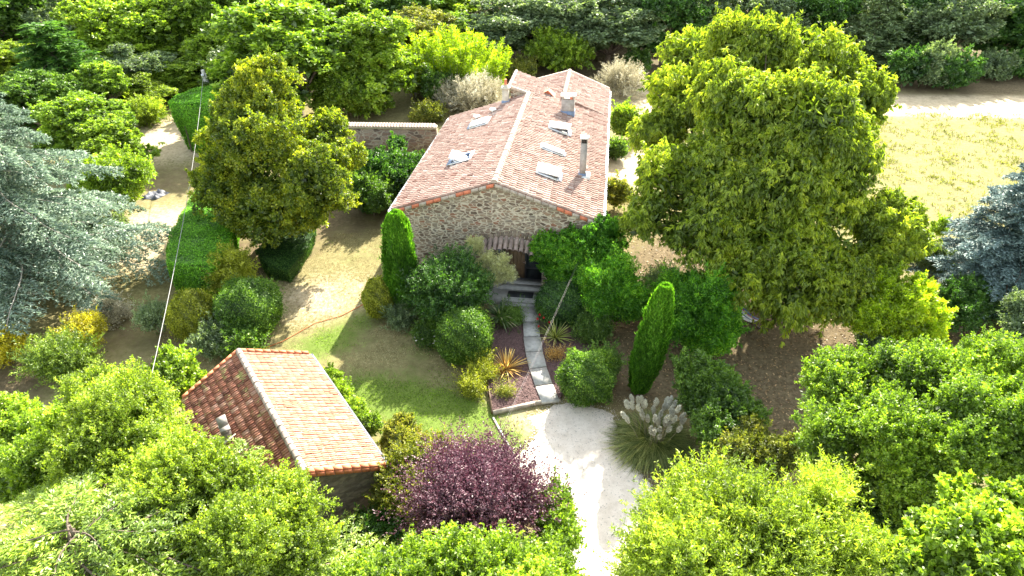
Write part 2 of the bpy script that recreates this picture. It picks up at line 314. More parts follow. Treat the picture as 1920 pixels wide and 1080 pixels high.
# ------------------------------------------------------------------ vegetation builders
def rdir(rg, n):
    return unit(rg.normal(size=(n, 3)))
UP = np.array((0, 0, 1.))
def wob(rg, p, f, k=7):
    """cheap smooth 3-D noise in -1..1"""
    K = rg.normal(size=(k, 3))*f; ph = rg.uniform(0, 6.28, k)
    return np.sin(p@K.T+ph).sum(1)/math.sqrt(k)*.8
def crown(mb, lobes, n, L, W, rg, clump=.28, per=14, sub=9, subr=.42, droop=0., up=.45, elong=0., spread=.7, fill=.15, zmin=-.55, hand=0, m=0, squash=.85, gap=.45, sprig=.24, rough=.24):
    """foliage: lobes -> smaller lobes on them -> clumps of leaves -> leaves. lobes: list of (xyz, radius)"""
    C = np.array([l[0] for l in lobes], float); Rr = np.array([np.mean(l[1]) for l in lobes], float)
    SQ = np.array([(1, 1, squash) if np.isscalar(l[1]) else np.array(l[1])/np.mean(l[1]) for l in lobes])
    cs, rs = [], []
    for i in range(len(C)):
        d = rdir(rg, sub*3); d = d[d[:, 2] > zmin][:sub]; k = len(d); f = rg.uniform(.55, .95, k)
        cs.append(C[i]+d*SQ[i]*Rr[i]*f[:, None]); rs.append(Rr[i]*subr*rg.uniform(.45, 1.2, k))
    cs = np.concatenate(cs); rs = np.concatenate(rs)
    A = np.concatenate([cs, C]); RR = np.concatenate([rs, Rr*.8])
    per = int(per*3.2); cl = clump*1.15
    nc = int(n/per*2.6)
    wt = np.concatenate([rs**2, Rr**2*.7]); idx = rg.choice(len(A), nc, p=wt/wt.sum())
    d = rdir(rg, nc); d[:, 2] = np.where(d[:, 2] < zmin, -d[:, 2]*.6, d[:, 2]); d = unit(d)
    p = A[idx]+d*RR[idx][:, None]*np.array((1, 1, squash))*rg.uniform(.86, 1.06, (nc, 1))
    mr = Rr.mean(); wv = wob(rg, p, 2.2/mr); wv2 = wob(rg, p, 5.5/mr)
    p = p+d*((rough*wv+rough*.5*wv2)*mr*.8)[:, None]
    dist = np.min((np.linalg.norm((p[:, None]-C[None])/SQ[None], axis=2)/Rr[None]), axis=1)
    keep = (dist > .58) & (wob(rg, p, 3.6/mr) > -gap) & (p[:, 2] > .15); p = p[keep]; d = d[keep]
    if len(p) > n/per: p = p[:int(n/per)]; d = d[:int(n/per)]
    nq = len(p); cr = rg.random(nq); isp = rg.random(nq) < sprig; size = rg.uniform(.55, 1.35, nq)
    ci = np.repeat(np.arange(nq), per); k = len(ci)
    o = unit(d[ci]*.55+UP*.25+rdir(rg, k)); off = o*(cl*size[ci]*rg.uniform(.45, 1.1, k))[:, None]*np.array((1, 1, .8))
    ax = unit(d*.7+UP*.55+rg.normal(size=d.shape)*.35)
    t_ = rg.random(k)[:, None]
    sp = ax[ci]*(t_*cl*(2.4 if not elong else 2.2*elong)*size[ci][:, None])+rg.normal(size=(k, 3))*cl*.26*(1.25-t_)
    use = (isp[ci] | bool(elong))[:, None]
    off = np.where(use, sp, off)
    if hand:
        hid = ci*10**4+(np.arange(k) % per)//hand; first = (np.arange(k)//hand)*hand; first = np.minimum(first, k-1)
        off = off[first]; axh = unit(d[ci]*.6+rdir(rg, k)[first]*.6+np.array((0, 0, -droop*.6)))
        tan = unit(axh*.7+rdir(rg, k)*.6+np.array((0, 0, -droop*.7)))
    else:
        tan = unit(rdir(rg, k)*.8+np.where(use, ax[ci]*.8, o*.6)+np.array((0, 0, -droop)))
    pos = p[ci]+off; nr = unit(o*.6+UP*up+rg.normal(size=(k, 3))*spread)
    rnd = np.clip(cr[ci]*.5+rg.random(k)*.55, 0, 1)
    leafquads(mb, pos, tan, nr, L*rg.uniform(.65, 1.25, k), W*rg.uniform(.8, 1.2, k), rnd, m)
    kf = int(n*fill*.55)      # leaves deeper inside
    if kf:
        i2 = rg.choice(len(C), kf, p=Rr**3/np.sum(Rr**3)); q = C[i2]+rdir(rg, kf)*SQ[i2]*(Rr[i2]*rg.uniform(.3, .85, kf))[:, None]
        q = q[q[:, 2] > .1]; kf = len(q)
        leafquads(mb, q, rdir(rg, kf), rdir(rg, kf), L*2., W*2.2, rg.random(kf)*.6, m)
def limbs(mb, base, lobes, r0, rg, fork=.4, k=8):
    """tapering trunk from the ground, then one bent limb into each lobe"""
    base = np.array(base, float); C = np.array([l[0] for l in lobes], float)
    zt = base[2]+fork*(C[:, 2].mean()-base[2])
    f = np.array((base[0]*.75+C[:, 0].mean()*.25, base[1]*.75+C[:, 1].mean()*.25, zt))
    t = np.linspace(0, 1, 6)[:, None]
    tr = base+(f-base)*t+rg.normal(size=(6, 3))*r0*.25*np.sin(t*np.pi)
    mb.tube(tr, r0*np.array([1.5, 1.08, .95, .88, .82, .75]), k)
    for i, c in enumerate(C):
        t = np.linspace(0, 1, 6)[:, None]
        mid = (f+c)/2+np.array((0, 0, -.15*np.linalg.norm(c-f)))+rg.normal(size=3)*.1*np.linalg.norm(c-f)
        pt = (1-t)**2*f+2*t*(1-t)*mid+t*t*c
        mb.tube(pt, r0*.5*np.linspace(1, .22, 6), 6)
        for _ in range(3):
            d = rdir(rg, 1)[0]; d[2] = abs(d[2])*.5; e = c+d*np.mean(lobes[i][1])*.85; s = pt[3]
            mb.tube([s, (s+e)/2+rg.normal(size=3)*.1, e], [r0*.2, r0*.13, r0*.05], 5)
def lob(*a):
    """lobes given as (photo x, photo y, height, radius in photo px) -> world"""
    return [(P(x, y, h), r*mpp(x, y, h)) for x, y, h, r in a]
def tree(name, label, cat, base, lobes, mat, n, L, W, r0=.2, seed=1, bark='bark', group=None, parts=('trunk', 'crown'), fork=.4, **kw):
    rg = np.random.default_rng(seed)
    rt = thing(name, label, cat, (base[0], base[1], 0), group=group)
    tb = MB(); limbs(tb, (base[0], base[1], -.1), lobes, r0, rg, fork); tb.build(parts[0], M[bark], rt, True)
    cb = MB(); crown(cb, lobes, n, L, W, rg, **kw); cb.build(parts[1], G[mat], rt)
    return rt
def shrub(label, px, py, rpx, ratio, mat, n, L, W, seed=1, cat='shrub', name='shrub', lobes=None, hz=None, group=None, **kw):
    """loose shrub: base at photo pixel (ground), radius in px, height = ratio*2*radius"""
    b = P(px, py, 0); r = rpx*mpp(px, py, 0); hh = hz or r*2*ratio
    rg = np.random.default_rng(seed)
    if lobes is None:
        lobes = [((b[0], b[1], hh*.52), (r*.85, r*.85, hh*.46))]
        for i in range(5):
            an = rg.uniform(0, 6.28); q = r*.42
            lobes.append(((b[0]+q*math.cos(an), b[1]+q*math.sin(an), hh*rg.uniform(.3, .66)), r*.55*min(1, ratio+.25)))
    return tree(name, label, cat, b, lobes, mat, n, L, W, kw.pop('r0', .04), seed, parts=('stem', 'foliage'), group=group, fork=.3, **kw)
def superball(mb, c, rx, ry, rz, e=2.4, noise_=.04, seed=0, n=36, m=0, cut=-.9):
    """solid inner body of a clipped shrub"""
    rg = np.random.default_rng(seed)
    th = np.linspace(0, 2*np.pi, n, endpoint=False); ph = np.linspace(-np.pi/2*.98, np.pi/2*.98, n//2)
    V = []
    for p in ph:
        for t_ in th:
            cp, sp_ = math.cos(p), math.sin(p); ct, st = math.cos(t_), math.sin(t_)
            f = lambda v: math.copysign(abs(v)**(2/e), v)
            V.append((c[0]+rx*f(cp)*f(ct), c[1]+ry*f(cp)*f(st), c[2]+rz*f(sp_)))
    V = np.array(V); F = [(i*n+j, i*n+(j+1) % n, (i+1)*n+(j+1) % n, (i+1)*n+j) for i in range(len(ph)-1) for j in range(n)]
    mb.add(V, F, m, .15)
def superleaves(mb, c, rx, ry, rz, nl, L, W, rg, e=2.4, out_=.06, m=0, shape=None, smooth_lumps=.04):
    p = rdir(rg, nl); p[:, 2] = np.where(p[:, 2] < -.75, -p[:, 2], p[:, 2])
    q = (np.abs(p)**e).sum(1)**(-1/e); d = unit(p/np.array((rx, ry, rz)))
    s = p*q[:, None]
    lump = 1+smooth_lumps*(np.sin(s[:, 0]*5+1)*np.sin(s[:, 1]*4+2)+.6*np.sin(s[:, 2]*7+s[:, 0]*6))+rg.uniform(-out_, out_*.6, nl)
    pos = np.array(c)+s*lump[:, None]*np.array((rx, ry, rz))
    tan = unit(rdir(rg, nl)*.9+d*.55); nr = unit(d+rg.normal(size=(nl, 3))*.38)
    r_ = np.clip(rg.random(nl)*.75+.25*(.5+.5*np.sin(s[:, 0]*9+s[:, 1]*7+s[:, 2]*8)), 0, 1)
    leafquads(mb, pos, tan, nr, L*rg.uniform(.7, 1.3, nl), W, r_, m)
def clipped(name, label, cat, px, py, rpx, hz, mat, nl, L=.075, W=.05, seed=1, e=2.3, ry=None, group=None, lump=.06, fray=.12):
    b = P(px, py, 0); r = rpx*mpp(px, py, hz/2); rg = np.random.default_rng(seed); ry = ry or r
    rt = thing(name, label, cat, tuple(b), group=group)
    mb = MB(); superball(mb, (b[0], b[1], hz*.5), r*.93, ry*.93, hz*.47, e, seed=seed)
    superleaves(mb, (b[0], b[1], hz*.5), r, ry, hz*.5, nl, L, W, rg, e, smooth_lumps=lump)
    if fray:
        superleaves(mb, (b[0], b[1], hz*.5), r*1.06, ry*1.06, hz*.53, int(nl*fray), L*1.2, W, rg, e, .12, smooth_lumps=lump*2)
    mb.build('foliage', G[mat], rt)
    sb = MB(); sb.tube([(b[0], b[1], -.1), (b[0], b[1], hz*.5)], [.06, .04], 7); sb.build('stem', M['bark'], rt)
    return rt
def fronds(lb, tb, base, h, nb, length, rg, z0=.12, rise=.25, droop=.35, ns=26, nw=12, L=.2, W=.05, sec=.36, m=0, azr=None, tuft=.6, dens=1., wr=.08, trunk_r=.25, secdroop=.18):
    """conifer with tiered branches; each branch carries side sprays, each spray carries short needled twigs"""
    bx, by = base[:2]
    tb.tube([(bx, by, -.1), (bx+.1, by, h*.35), (bx-.05, by+.05, h*.7), (bx, by, h)], [trunk_r*1.3, trunk_r, trunk_r*.6, .03], 9)
    ga = 2.39996
    for i in range(nb):
        t_ = (i+.5)/nb; z = h*(z0+(1-z0)*t_*.98); az = i*ga+rg.uniform(-.3, .3)
        if azr is not None and not (azr[0] < (az % (2*np.pi)) < azr[1]): continue
        Lb = length(t_)*rg.uniform(.75, 1.15)
        dh = np.array((math.cos(az), math.sin(az), 0)); sd = np.array((-dh[1], dh[0], 0))
        def pt(s): return np.array((bx, by, z))+dh*Lb*s[:, None]+UP*(rise*Lb*s-droop*Lb*s*s)[:, None]+sd*(.06*Lb*np.sin(s*5+i))[:, None]
        s = np.linspace(0, 1, 8); tb.tube(pt(s), np.linspace(.010*Lb+.010, .006, 8), 5)
        k = max(6, int(ns*Lb/3*dens)); ss = np.linspace(.10, 1., k)+rg.uniform(-.02, .02, k); B = pt(ss)
        side = np.where(np.arange(k) % 2 == 0, 1., -1.)
        sl_ = Lb*sec*(1.05-.72*ss)*rg.uniform(.7, 1.25, k)
        sdv = unit(sd*side[:, None]*.95+dh*.62+UP*rg.uniform(-.12, .12, (k, 1)))
        # twigs along each side spray
        u = np.linspace(.05, 1, nw)
        Q = B[:, None]+sdv[:, None]*(sl_[:, None]*u)[..., None]-UP*((secdroop*sl_)[:, None]*u*u)[..., None]
        Q = Q.reshape(-1, 3)+rg.normal(size=(k*nw, 3))*.025
        D = np.repeat(sdv, nw, 0); S = unit(np.cross(D, UP))
        for sg in (-1, 1, 0):
            tan = unit(D*.7+S*sg*tuft+rg.normal(size=Q.shape)*.28+UP*.1)
            nr = unit(UP+rg.normal(size=Q.shape)*.5)
            rnd = np.clip(.2+.6*rg.random(len(Q))+.25*np.tile(u, k), 0, 1)
            leafquads(lb, Q, tan, nr, L*rg.uniform(.7, 1.3, len(Q)), W, rnd, m)
        if i % 2 == 0:
            for j in range(0, k, 3): tb.tube([B[j], B[j]+sdv[j]*sl_[j]*.7-UP*secdroop*sl_[j]*.5], [.014, .005], 4)
def blades(mb, base, n, length, width, rg, arch=.6, tilt=(.15, 1.2), m=0, seg=5, r0=.05, rnd=None, side=0.):
    """rosette of arching strap leaves"""
    for i in range(n):
        az = rg.uniform(0, 6.283); el = rg.uniform(*tilt); l = length*rg.uniform(.65, 1.1)
        d = np.array((math.cos(az), math.sin(az), 0)); s = np.linspace(0, 1, seg)
        pts = np.array(base)+d*(r0+l*(math.sin(el)*s+.15*arch*s*s))[:, None]+UP*(l*(math.cos(el)*s-arch*.45*s**2*math.sin(el+.3)))[:, None]
        pts[:, 2] = np.maximum(pts[:, 2], .03)
        if side: pts = pts+np.array((-d[1], d[0], 0))*(rg.normal()*side*l*s*s)[:, None]
        sd = np.array((-d[1], d[0], 0)); wd = width*np.array([.8, 1, .9, .6, .05])[:seg]*rg.uniform(.8, 1.2)
        V = np.concatenate([pts+sd*wd[:, None]/2, pts-sd*wd[:, None]/2]); F = [(j, j+1, seg+j+1, seg+j) for j in range(seg-1)]
        mb.add(V, F, m, rg.random() if rnd is None else rnd)
def copy_tree(o, loc, rz=0, s=1., label=None, group=None, sz=None):
    c = o.copy(); COL.objects.link(c); c.location = loc; c.rotation_euler = (0, 0, rz); c.scale = (s, s, sz or s)
    if label: c['label'] = label
    if group: c['group'] = group
    for ch in list(o.children):
        d = ch.copy(); COL.objects.link(d); d.parent = c
        for g_ in list(ch.children):
            e = g_.copy(); COL.objects.link(e); e.parent = d
    return c
# ------------------------------------------------------------------ ground, drive, bed
def blob(X, Y, px, py, r, amp=1., asp=1.):
    q = P(px, py); return amp*np.exp(-(((X-q[0])/r)**2+((Y-q[1])/(r*asp))**2))
xs = np.concatenate([np.linspace(-900, -60, 10), np.arange(-50, 62, .5), np.linspace(72, 900, 10)])
ys = np.concatenate([np.linspace(-60, 0, 4), np.arange(4, 130, .5), np.linspace(140, 1500, 14)])
X, Y = np.meshgrid(xs, ys); nx = len(xs)
gr = np.minimum(1, sum(blob(X, Y, *a) for a in [(770, 760, 1.6, .9), (850, 785, 1.7, 1.05), (900, 825, 1.4, 1.1), (625, 645, 1.3, .6), (575, 655, 1.1, .6), (700, 735, 1.4, .6), (655, 612, 1.2, .5), (790, 655, 1.0, .35), (690, 590, .8, .4), (650, 745, 1.2, .9), (700, 480, 2, .2), (960, 830, .6, .5), (820, 830, 1.4, .7)]))
gr *= .85; gr += .10*np.clip((X+15)/3, 0, 1)*np.clip((4-X)/3, 0, 1)*(Y < 46)+.30*((X > 14)*(Y > 36)*(Y < 61)*(X < 60))+.2*(Y > 75)
pl = sum(blob(X, Y, *a) for a in [(330, 260, 5.5, 1.2), (290, 420, 3, .8), (260, 480, 2.5, .7), (1790, 195, 12, 1.0, .22), (1900, 200, 14, 1.0, .25), (1250, 190, 10, .6), (640, 560, 3, .5), (1180, 320, 3, 1.2), (560, 560, 2, .4), (960, 800, 1.2, .7), (1180, 300, 2, 1.)])
tr_ = np.clip(1-np.abs(Y-(62.2-.03*(X-30)))/2.4, 0, 1)*(X > 12)*1.6
pl = pl+tr_
br = sum(blob(X, Y, *a) for a in [(1450, 560, 6.5, 1.3), (1550, 640, 4.5, 1.0), (1400, 700, 3.5, .95), (1300, 500, 4, .8), (1800, 620, 3, .9), (1440, 780, 2, .7), (240, 620, 2.5, .55), (330, 690, 2.2, .5), (330, 340, 4.5, .6), (500, 470, 3.2, 1.0), (620, 400, 2.5, .8), (700, 420, 2.5, .5), (1700, 650, 3.5, .9), (1250, 640, 3, .8), (20, 720, 2, .9), (1180, 720, 1.6, .8), (1820, 160, 14, 1.0, .3), (780, 700, 2, .35), (1120, 650, 2.2, .9), (1250, 900, 2.2, .9), (740, 960, 2.4, 1.), (640, 1000, 3, 1.)])
br += .9*(Y > 68)
me_v = np.stack([X, Y, np.zeros_like(X)], -1).reshape(-1, 3)
gb = MB(); ny = len(ys); ii, jj = np.meshgrid(np.arange(ny-1), np.arange(nx-1), indexing='ij')
gb.add(me_v, np.stack([ii*nx+jj, ii*nx+jj+1, (ii+1)*nx+jj+1, (ii+1)*nx+jj], -1).reshape(-1, 4))
ground = gb.build('ground', M['ground']); tag(ground, kind='structure')
ca = ground.data.attributes.new('cover', 'FLOAT_COLOR', 'POINT')
ca.data.foreach_set('color', np.stack([np.clip(gr, 0, 1), np.clip(pl, 0, 1), np.clip(br, 0, 1), np.ones_like(gr)], -1).ravel().astype(np.float32))
def sheet(name, pts, z, mat, jitter=.0, seed=0, kind='structure', depth=0, sub=6):
    rg = np.random.default_rng(seed); pts = [np.array(p[:2], float) for p in pts]; out = []
    for i, p in enumerate(pts):
        q = pts[(i+1) % len(pts)]
        for k in range(sub):
            v = p+(q-p)*k/sub
            if jitter: v = v+rg.normal(size=2)*jitter
            out.append(v)
    bm = bmesh.new(); vs = [bm.verts.new((v[0], v[1], z)) for v in out]; f = bm.faces.new(vs)
    if f.normal.z < 0: f.normal_flip()
    if depth:
        r = bmesh.ops.extrude_face_region(bm, geom=[f]); 
        for v in [g for g in r['geom'] if isinstance(g, bmesh.types.BMVert)]: v.co.z = z
        for v in vs: v.co.z = z-depth
    bmesh.ops.triangulate(bm, faces=bm.faces[:])
    bmesh.ops.recalc_face_normals(bm, faces=bm.faces[:])
    me = bpy.data.meshes.new(name); bm.to_mesh(me); bm.free(); me.materials.append(mat)
    o = bpy.data.objects.new(name, me); COL.objects.link(o); tag(o, kind=kind); return o
drive_px = [(1052, 754), (1100, 760), (1145, 775), (1160, 808), (1172, 845), (1195, 880), (1216, 905), (1228, 950), (1240, 1000), (1250, 1075), (1240, 1180), (1300, 1500), (1060, 1500), (1055, 1180), (1050, 1060), (1040, 990), (1000, 960), (950, 925), (905, 870), (900, 842), (925, 838), (962, 852), (985, 845), (1010, 808), (990, 785)]
sheet('driveway', [P(*p) for p in drive_px], .004, M['gravel'], .05, 3)
rg = np.random.default_rng(5)
def in_poly(pts, poly):
    x, y = pts[:, 0], pts[:, 1]; c = np.zeros(len(pts), bool); n = len(poly)
    for i in range(n):
        x1, y1 = poly[i][:2]; x2, y2 = poly[(i+1) % n][:2]
        hit = ((y1 > y) != (y2 > y)) & (x < (x2-x1)*(y-y1)/(y2-y1+1e-12)+x1); c ^= hit
    return c
dpoly = [P(*p) for p in drive_px]
# loose pebbles: all over and past the edge of the drive
pb = MB(); q = []
for i in range(len(dpoly)):
    a_, b_ = dpoly[i], dpoly[(i+1) % len(dpoly)]; k = int(np.linalg.norm(b_-a_)*90)
    q.append(a_+(b_-a_)*rg.random((k, 1))+rg.normal(size=(k, 3))*.16)
q = np.concatenate(q); k2 = 2500
xx = np.stack([rg.uniform(-1.5, 5, k2), rg.uniform(11, 22, k2), np.zeros(k2)], 1); xx = xx[in_poly(xx, dpoly)]
q = np.concatenate([q, xx]); q[:, 2] = .012
k = len(q); leafquads(pb, q, np.c_[rg.normal(size=(k, 2)), np.zeros(k)], np.tile(UP, (k, 1)), .06*rg.uniform(.5, 1.2, k), .045, rg.random(k), bend=-.2)
tag(pb.build('gravel', M['pebble']), 'pale loose pebbles strewn over and along the gravel drive', 'gravel', kind='stuff')
bed_px = [(924, 774), (915, 740), (913, 700), (905, 650), (900, 600), (935, 585), (980, 570), (1010, 560), (1075, 600), (1110, 650), (1085, 700), (1062, 730), (1049, 750)]
sheet('planting_bed', [P(*p) for p in bed_px], .13, M['mulch'], 0, 1, depth=.12)
bpoly = [P(*p, .13) for p in bed_px]
xx = np.stack([rg.uniform(-2, 3, 16000), rg.uniform(20, 31, 16000), np.full(16000, .14)], 1); xx = xx[in_poly(xx, bpoly)]; k = len(xx)
cb = MB(); leafquads(cb, xx, unit(np.c_[rg.normal(size=(k, 2)), rg.uniform(0, .5, k)]), unit(UP+rg.normal(size=(k, 3))*.4), .07, .04, rg.random(k), bend=.1)
tag(cb.build('mulch', M['chips']), 'dark reddish bark mulch covering the planting bed beside the path', 'mulch', kind='stuff')
# kerb of the bed, and edging strip along the lawn
kr = thing('bed_kerb', 'low pale stone kerb along the front of the mulch bed', 'kerb', tuple(P(924, 778)))
kb = MB(); k0 = P(924, 776); k1 = P(1002, 758); k2 = P(1050, 752); kbm = MB()
for a_, b_ in ((k0, k1), (k1+(k2-k1)*.01, k2)):
    d = b_-a_; nrm_ = unit(np.array((d[1], -d[0], 0))); kb.obox(a_-nrm_*.02+UP*0, d, nrm_*.13, UP*.18)
kb.build('kerb_stone', M['kerb'], kr)
k3 = P(914, 705); d = k3-k0; n_ = unit(np.array((d[1], -d[0], 0))); kb = MB(); kb.obox(k0+n_*.0, d, n_*-.06, UP*.2); kb.build('side_board', M['wood'], kr)
es = MB(); e0 = P(926, 784); e1 = P(964, 852); d = e1-e0; es.obox(e0, d, unit(np.array((d[1], -d[0], 0)))*.07, UP*.06)
tag(es.build('lawn_edging', M['concrete']), 'thin pale edging strip between lawn and gravel drive', 'edging')
# paving slabs
slabs = [[(973,575),(1005,575),(1011,601),(979,602)], [(980,603.5),(1011,602.5),(1013,629),(982,630)], [(981,631.5),(1014,630.5),(1018,657),(985,658.5)], [(985,660.5),(1018,658.5),(1025,686),(992,690)], [(993,692),(1025,688),(1036,718),(1003,722)], [(1004,724.5),(1037,720),(1049,750),(1016,755)]]
nm = ['topmost grey path slab just below the doorstep landing', 'second grey path slab below the landing, beside the red roses', 'third grey path slab below the landing, beside the pale yucca', 'fourth grey path slab below the landing, in the middle of the path', 'fifth grey path slab, last but one before the gravel drive', 'lowest grey path slab touching the kerb by the gravel drive']
for i, s in enumerate(slabs):
    z = .26-.012*i; c = [P(x, y, z) for x, y in s]; cm = sum(c)/4; c = [cm+(v-cm)*.975 for v in c]
    V = c+[v-UP*.12 for v in c]; mb = MB(); mb.add(V, [(3,2,1,0),(4,5,6,7),(0,1,5,4),(1,2,6,5),(2,3,7,6),(3,0,4,7)], 0, [.2, .9, .5, .7, .3, .95][i])
    tag(mb.build('paving_slab', M['slab']), nm[i], 'paving slab', 'slabs of the garden path')
# ------------------------------------------------------------------ stone house (own frame: x across the gable, y along the ridge, origin under the ridge at the front)
hp0 = (P(732, 395, 4.4)+P(1130, 419, 4.4))/2
house = thing('stone_house', 'long rubble stone farmhouse under a pale pink canal tile roof', 'house', (hp0[0], hp0[1], 0), R(-7.7))
WX, EZ, RZ, L1, L2 = 5.43, 4.4, 6.25, 14.7, 22.6
SL = (RZ-EZ)/WX
def zr(x): return RZ-SL*abs(x)
# walls, with the arched doorway cut out of the front gable
dx0, dx1, dz0, dzs, dza = -.45, 2.45, .36, 2.25, 2.6
wx = WX-.22; wy = .22
mb = MB()
arc = [(dx0+(dx1-dx0)*t, wy, dzs+(dza-dzs)*math.sin(math.pi*t)) for t in np.linspace(0, 1, 11)]
zt = lambda x: zr(x)-.1
mb.add([(-wx, wy, -.2), (dx0, wy, -.2), (dx0, wy, dzs), (dx0, wy, zt(dx0)), (-wx, wy, zt(wx))], [(0, 1, 2, 3, 4)])
mb.add([(dx1, wy, -.2), (wx, wy, -.2), (wx, wy, zt(wx)), (dx1, wy, zt(dx1)), (dx1, wy, dzs)], [(0, 1, 2, 3, 4)])
mb.add([(dx0, wy, -.2), (dx1, wy, -.2), (dx1, wy, dz0), (dx0, wy, dz0)], [(0, 1, 2, 3)])
for i in range(10):
    a_, b_ = arc[i], arc[i+1]
    top = [(b_[0], wy, zt(b_[0])), (a_[0], wy, zt(a_[0]))]
    if a_[0] < 0 < b_[0]: top = [(b_[0], wy, zt(b_[0])), (0, wy, zt(0)), (a_[0], wy, zt(a_[0]))]
    mb.add([a_, b_]+top, [tuple(range(2+len(top)))])
    mb.add([a_, b_, (b_[0], wy+.6, b_[2]), (a_[0], wy+.6, a_[2])], [(0, 1, 2, 3)])
for x in (dx0, dx1): mb.add([(x, wy, dz0), (x, wy+.6, dz0), (x, wy+.6, dzs), (x, wy, dzs)], [(0, 1, 2, 3)])
mb.add([(dx0, wy, dz0), (dx1, wy, dz0), (dx1, wy+.6, dz0), (dx0, wy+.6, dz0)], [(0, 1, 2, 3)])
for x in (-wx, wx):
    mb.add([(x, wy, -.2), (x, L1 if x < 0 else L2, -.2), (x, L1 if x < 0 else L2, zt(wx)), (x, wy, zt(wx))], [(0, 1, 2, 3)])
mb.add([(-wx, L1-.1, -.2), (wx, L1-.1, -.2), (wx, L1-.1, zt(wx)), (0, L1-.1, zt(0)), (-wx, L1-.1, zt(wx))], [(0, 1, 2, 3, 4)])
mb.add([(-1.2, L1-.01, 5.5), (0.6, L1-.01, 5.5), (.6, L1-.01, 6.0), (-1.2, L1-.01, 6.6)], [(0, 1, 2, 3)])
mb.add([(-1.2, L1, -.2), (-1.2, 18.4, -.2), (-1.2, 18.4, 6.3), (-1.2, L1, 6.3)], [(0, 1, 2, 3)])
mb.add([(-1.2, 18.4, -.2), (wx, 18.4, -.2), (wx, 18.4, 4.2), (2.3, 18.4, 5.3), (-1.2, 18.4, 6.3)], [(0, 1, 2, 3, 4)])
mb.add([(-1.6, 18.4, -.2), (-1.6, L2, -.2), (-1.6, L2, 4.25), (-1.6, 18.4, 4.25)], [(0, 1, 2, 3)])
mb.add([(-1.6, L2, -.2), (wx, L2, -.2), (wx, L2, 4.25), (2.3, L2, 5.4), (-1.6, L2, 4.25)], [(0, 1, 2, 3, 4)])
mb.build('wall', M['wall'], house)
# stone arch over the door
mb = MB(); rg = np.random.default_rng(7)
for i in range(17):
    t_ = (i+.5)/17; x = dx0-.15+(dx1-dx0+.3)*t_; z = dzs+.06+(dza-dzs)*math.sin(math.pi*t_); an = (t_-.5)*1.15
    u = np.array((math.cos(an), 0, -math.sin(an))); v = np.array((math.sin(an), 0, math.cos(an)))
    hh = rg.uniform(.42, .58); ww = .155
    mb.obox(np.array((x, wy-.03, z+.42))-u*ww/2, u*ww, (0, .04, 0), v*hh*.9, 0, rg.random())
mb.build('arch_stones', plain('arch_stone', (.22, .17, .125), .9, 0, .35, 7, .4, .45), house)
def canal(mb, o, U, V, nu, nv, pu, pv, rg, m=0, r=.105, skip=None):
    """half-round tiles: U along the eave, V up the slope"""
    o, U, V = np.array(o, float), unit(np.array(U, float)), unit(np.array(V, float)); Nn = np.cross(U, V); Nn *= np.sign(Nn[2])
    th = np.linspace(0, math.pi, 7)
    base = rg.random(nu)*.15
    for i in range(nu):
        for j in range(nv):
            if skip and skip((i+.5)*pu, (j+.5)*pv): continue
            c = o+U*((i+.5)*pu+rg.normal()*.008)+V*(j*pv+rg.normal()*.016+.03*math.sin(i*.23+j*.1))+Nn*(.012*math.sin(i*.17)*math.sin(j*.5)+rg.normal()*.003)
            yaw = rg.normal()*.015; rr0, rr1 = r*rg.uniform(.97, 1.05), r*.84
            lo = [c+U*(math.cos(a)*rr0)+Nn*(math.sin(a)*rr0*.95+.035) for a in th]
            hi = [c+V*(pv*1.22)+U*(math.cos(a)*rr1+yaw)+Nn*(math.sin(a)*rr1*.95) for a in th]
            F = [(k, k+1, 8+k, 7+k) for k in range(6)]
            mb.add(lo+hi, F, m, min(1, max(0, rg.beta(2.2, 1.8)*.9+base[i])))
            # front edge thickness
            li = [c+U*(math.cos(a)*(rr0-.018))+Nn*(math.sin(a)*(rr0-.018)*.95+.035) for a in th]
            mb.add(lo+li, [(k, 7+k, 8+k, k+1) for k in range(6)], m, .3)
rg = np.random.default_rng(11)
SLn = math.hypot(WX, RZ-EZ)
def roof_plane(mb, x0, z0, x1, z1, y0, y1, skip=None):
    """slope from the eave line (x0,z0) up to (x1,z1), between y0 and y1"""
    ln = math.hypot(x1-x0, z1-z0); V = np.array((x1-x0, 0, z1-z0))/ln
    mb.add([(x0, y0, z0), (x0, y1, z0), (x1, y1, z1), (x1, y0, z1)], [(0, 1, 2, 3) if x0 < x1 else (3, 2, 1, 0)], 1)
    mb.add([(x0, y0, z0-.09), (x0, y1, z0-.09), (x1, y1, z1-.09), (x1, y0, z1-.09)], [(3, 2, 1, 0) if x0 < x1 else (0, 1, 2, 3)], 1)
    for a_, b_ in (((x0, y0, z0), (x1, y0, z1)), ((x0, y1, z0), (x1, y1, z1)), ((x0, y0, z0), (x0, y1, z0))):
        mb.add([a_, b_, (b_[0], b_[1], b_[2]-.09), (a_[0], a_[1], a_[2]-.09)], [(0, 1, 2, 3)], 1)
    nu = int(round((y1-y0)/.245)); nv = int(round(ln/.36))
    canal(mb, (x0, y0, z0+.005), (0, 1, 0), V, nu, nv, (y1-y0)/nu, ln/nv, rg, 0, .094, skip)
mb = MB()
sk = dict(a=(-2.62, 10.75, 1.15, 1.1, 0), b=(-2.62, 4.85, 1.2, 1.1, .55), c=(2.45, 10.2, 1.2, 1.05, .22), d=(2.33, 6.5, 1.25, .55, 0), e=(2.4, 3.35, 1.15, 1.2, .1))
def inhole(side):
    def f(u, v):
        for x, y, sl_, sa, op in sk.values():
            if (x < 0) != (side < 0): continue
            s = (WX-abs(x))/WX*SLn
            if abs(u-y) < sa/2+.02 and abs(v-s) < sl_/2+.12: return True
        return False
    return f
roof_plane(mb, -WX, EZ, 0, RZ, 0, L1, inhole(-1))
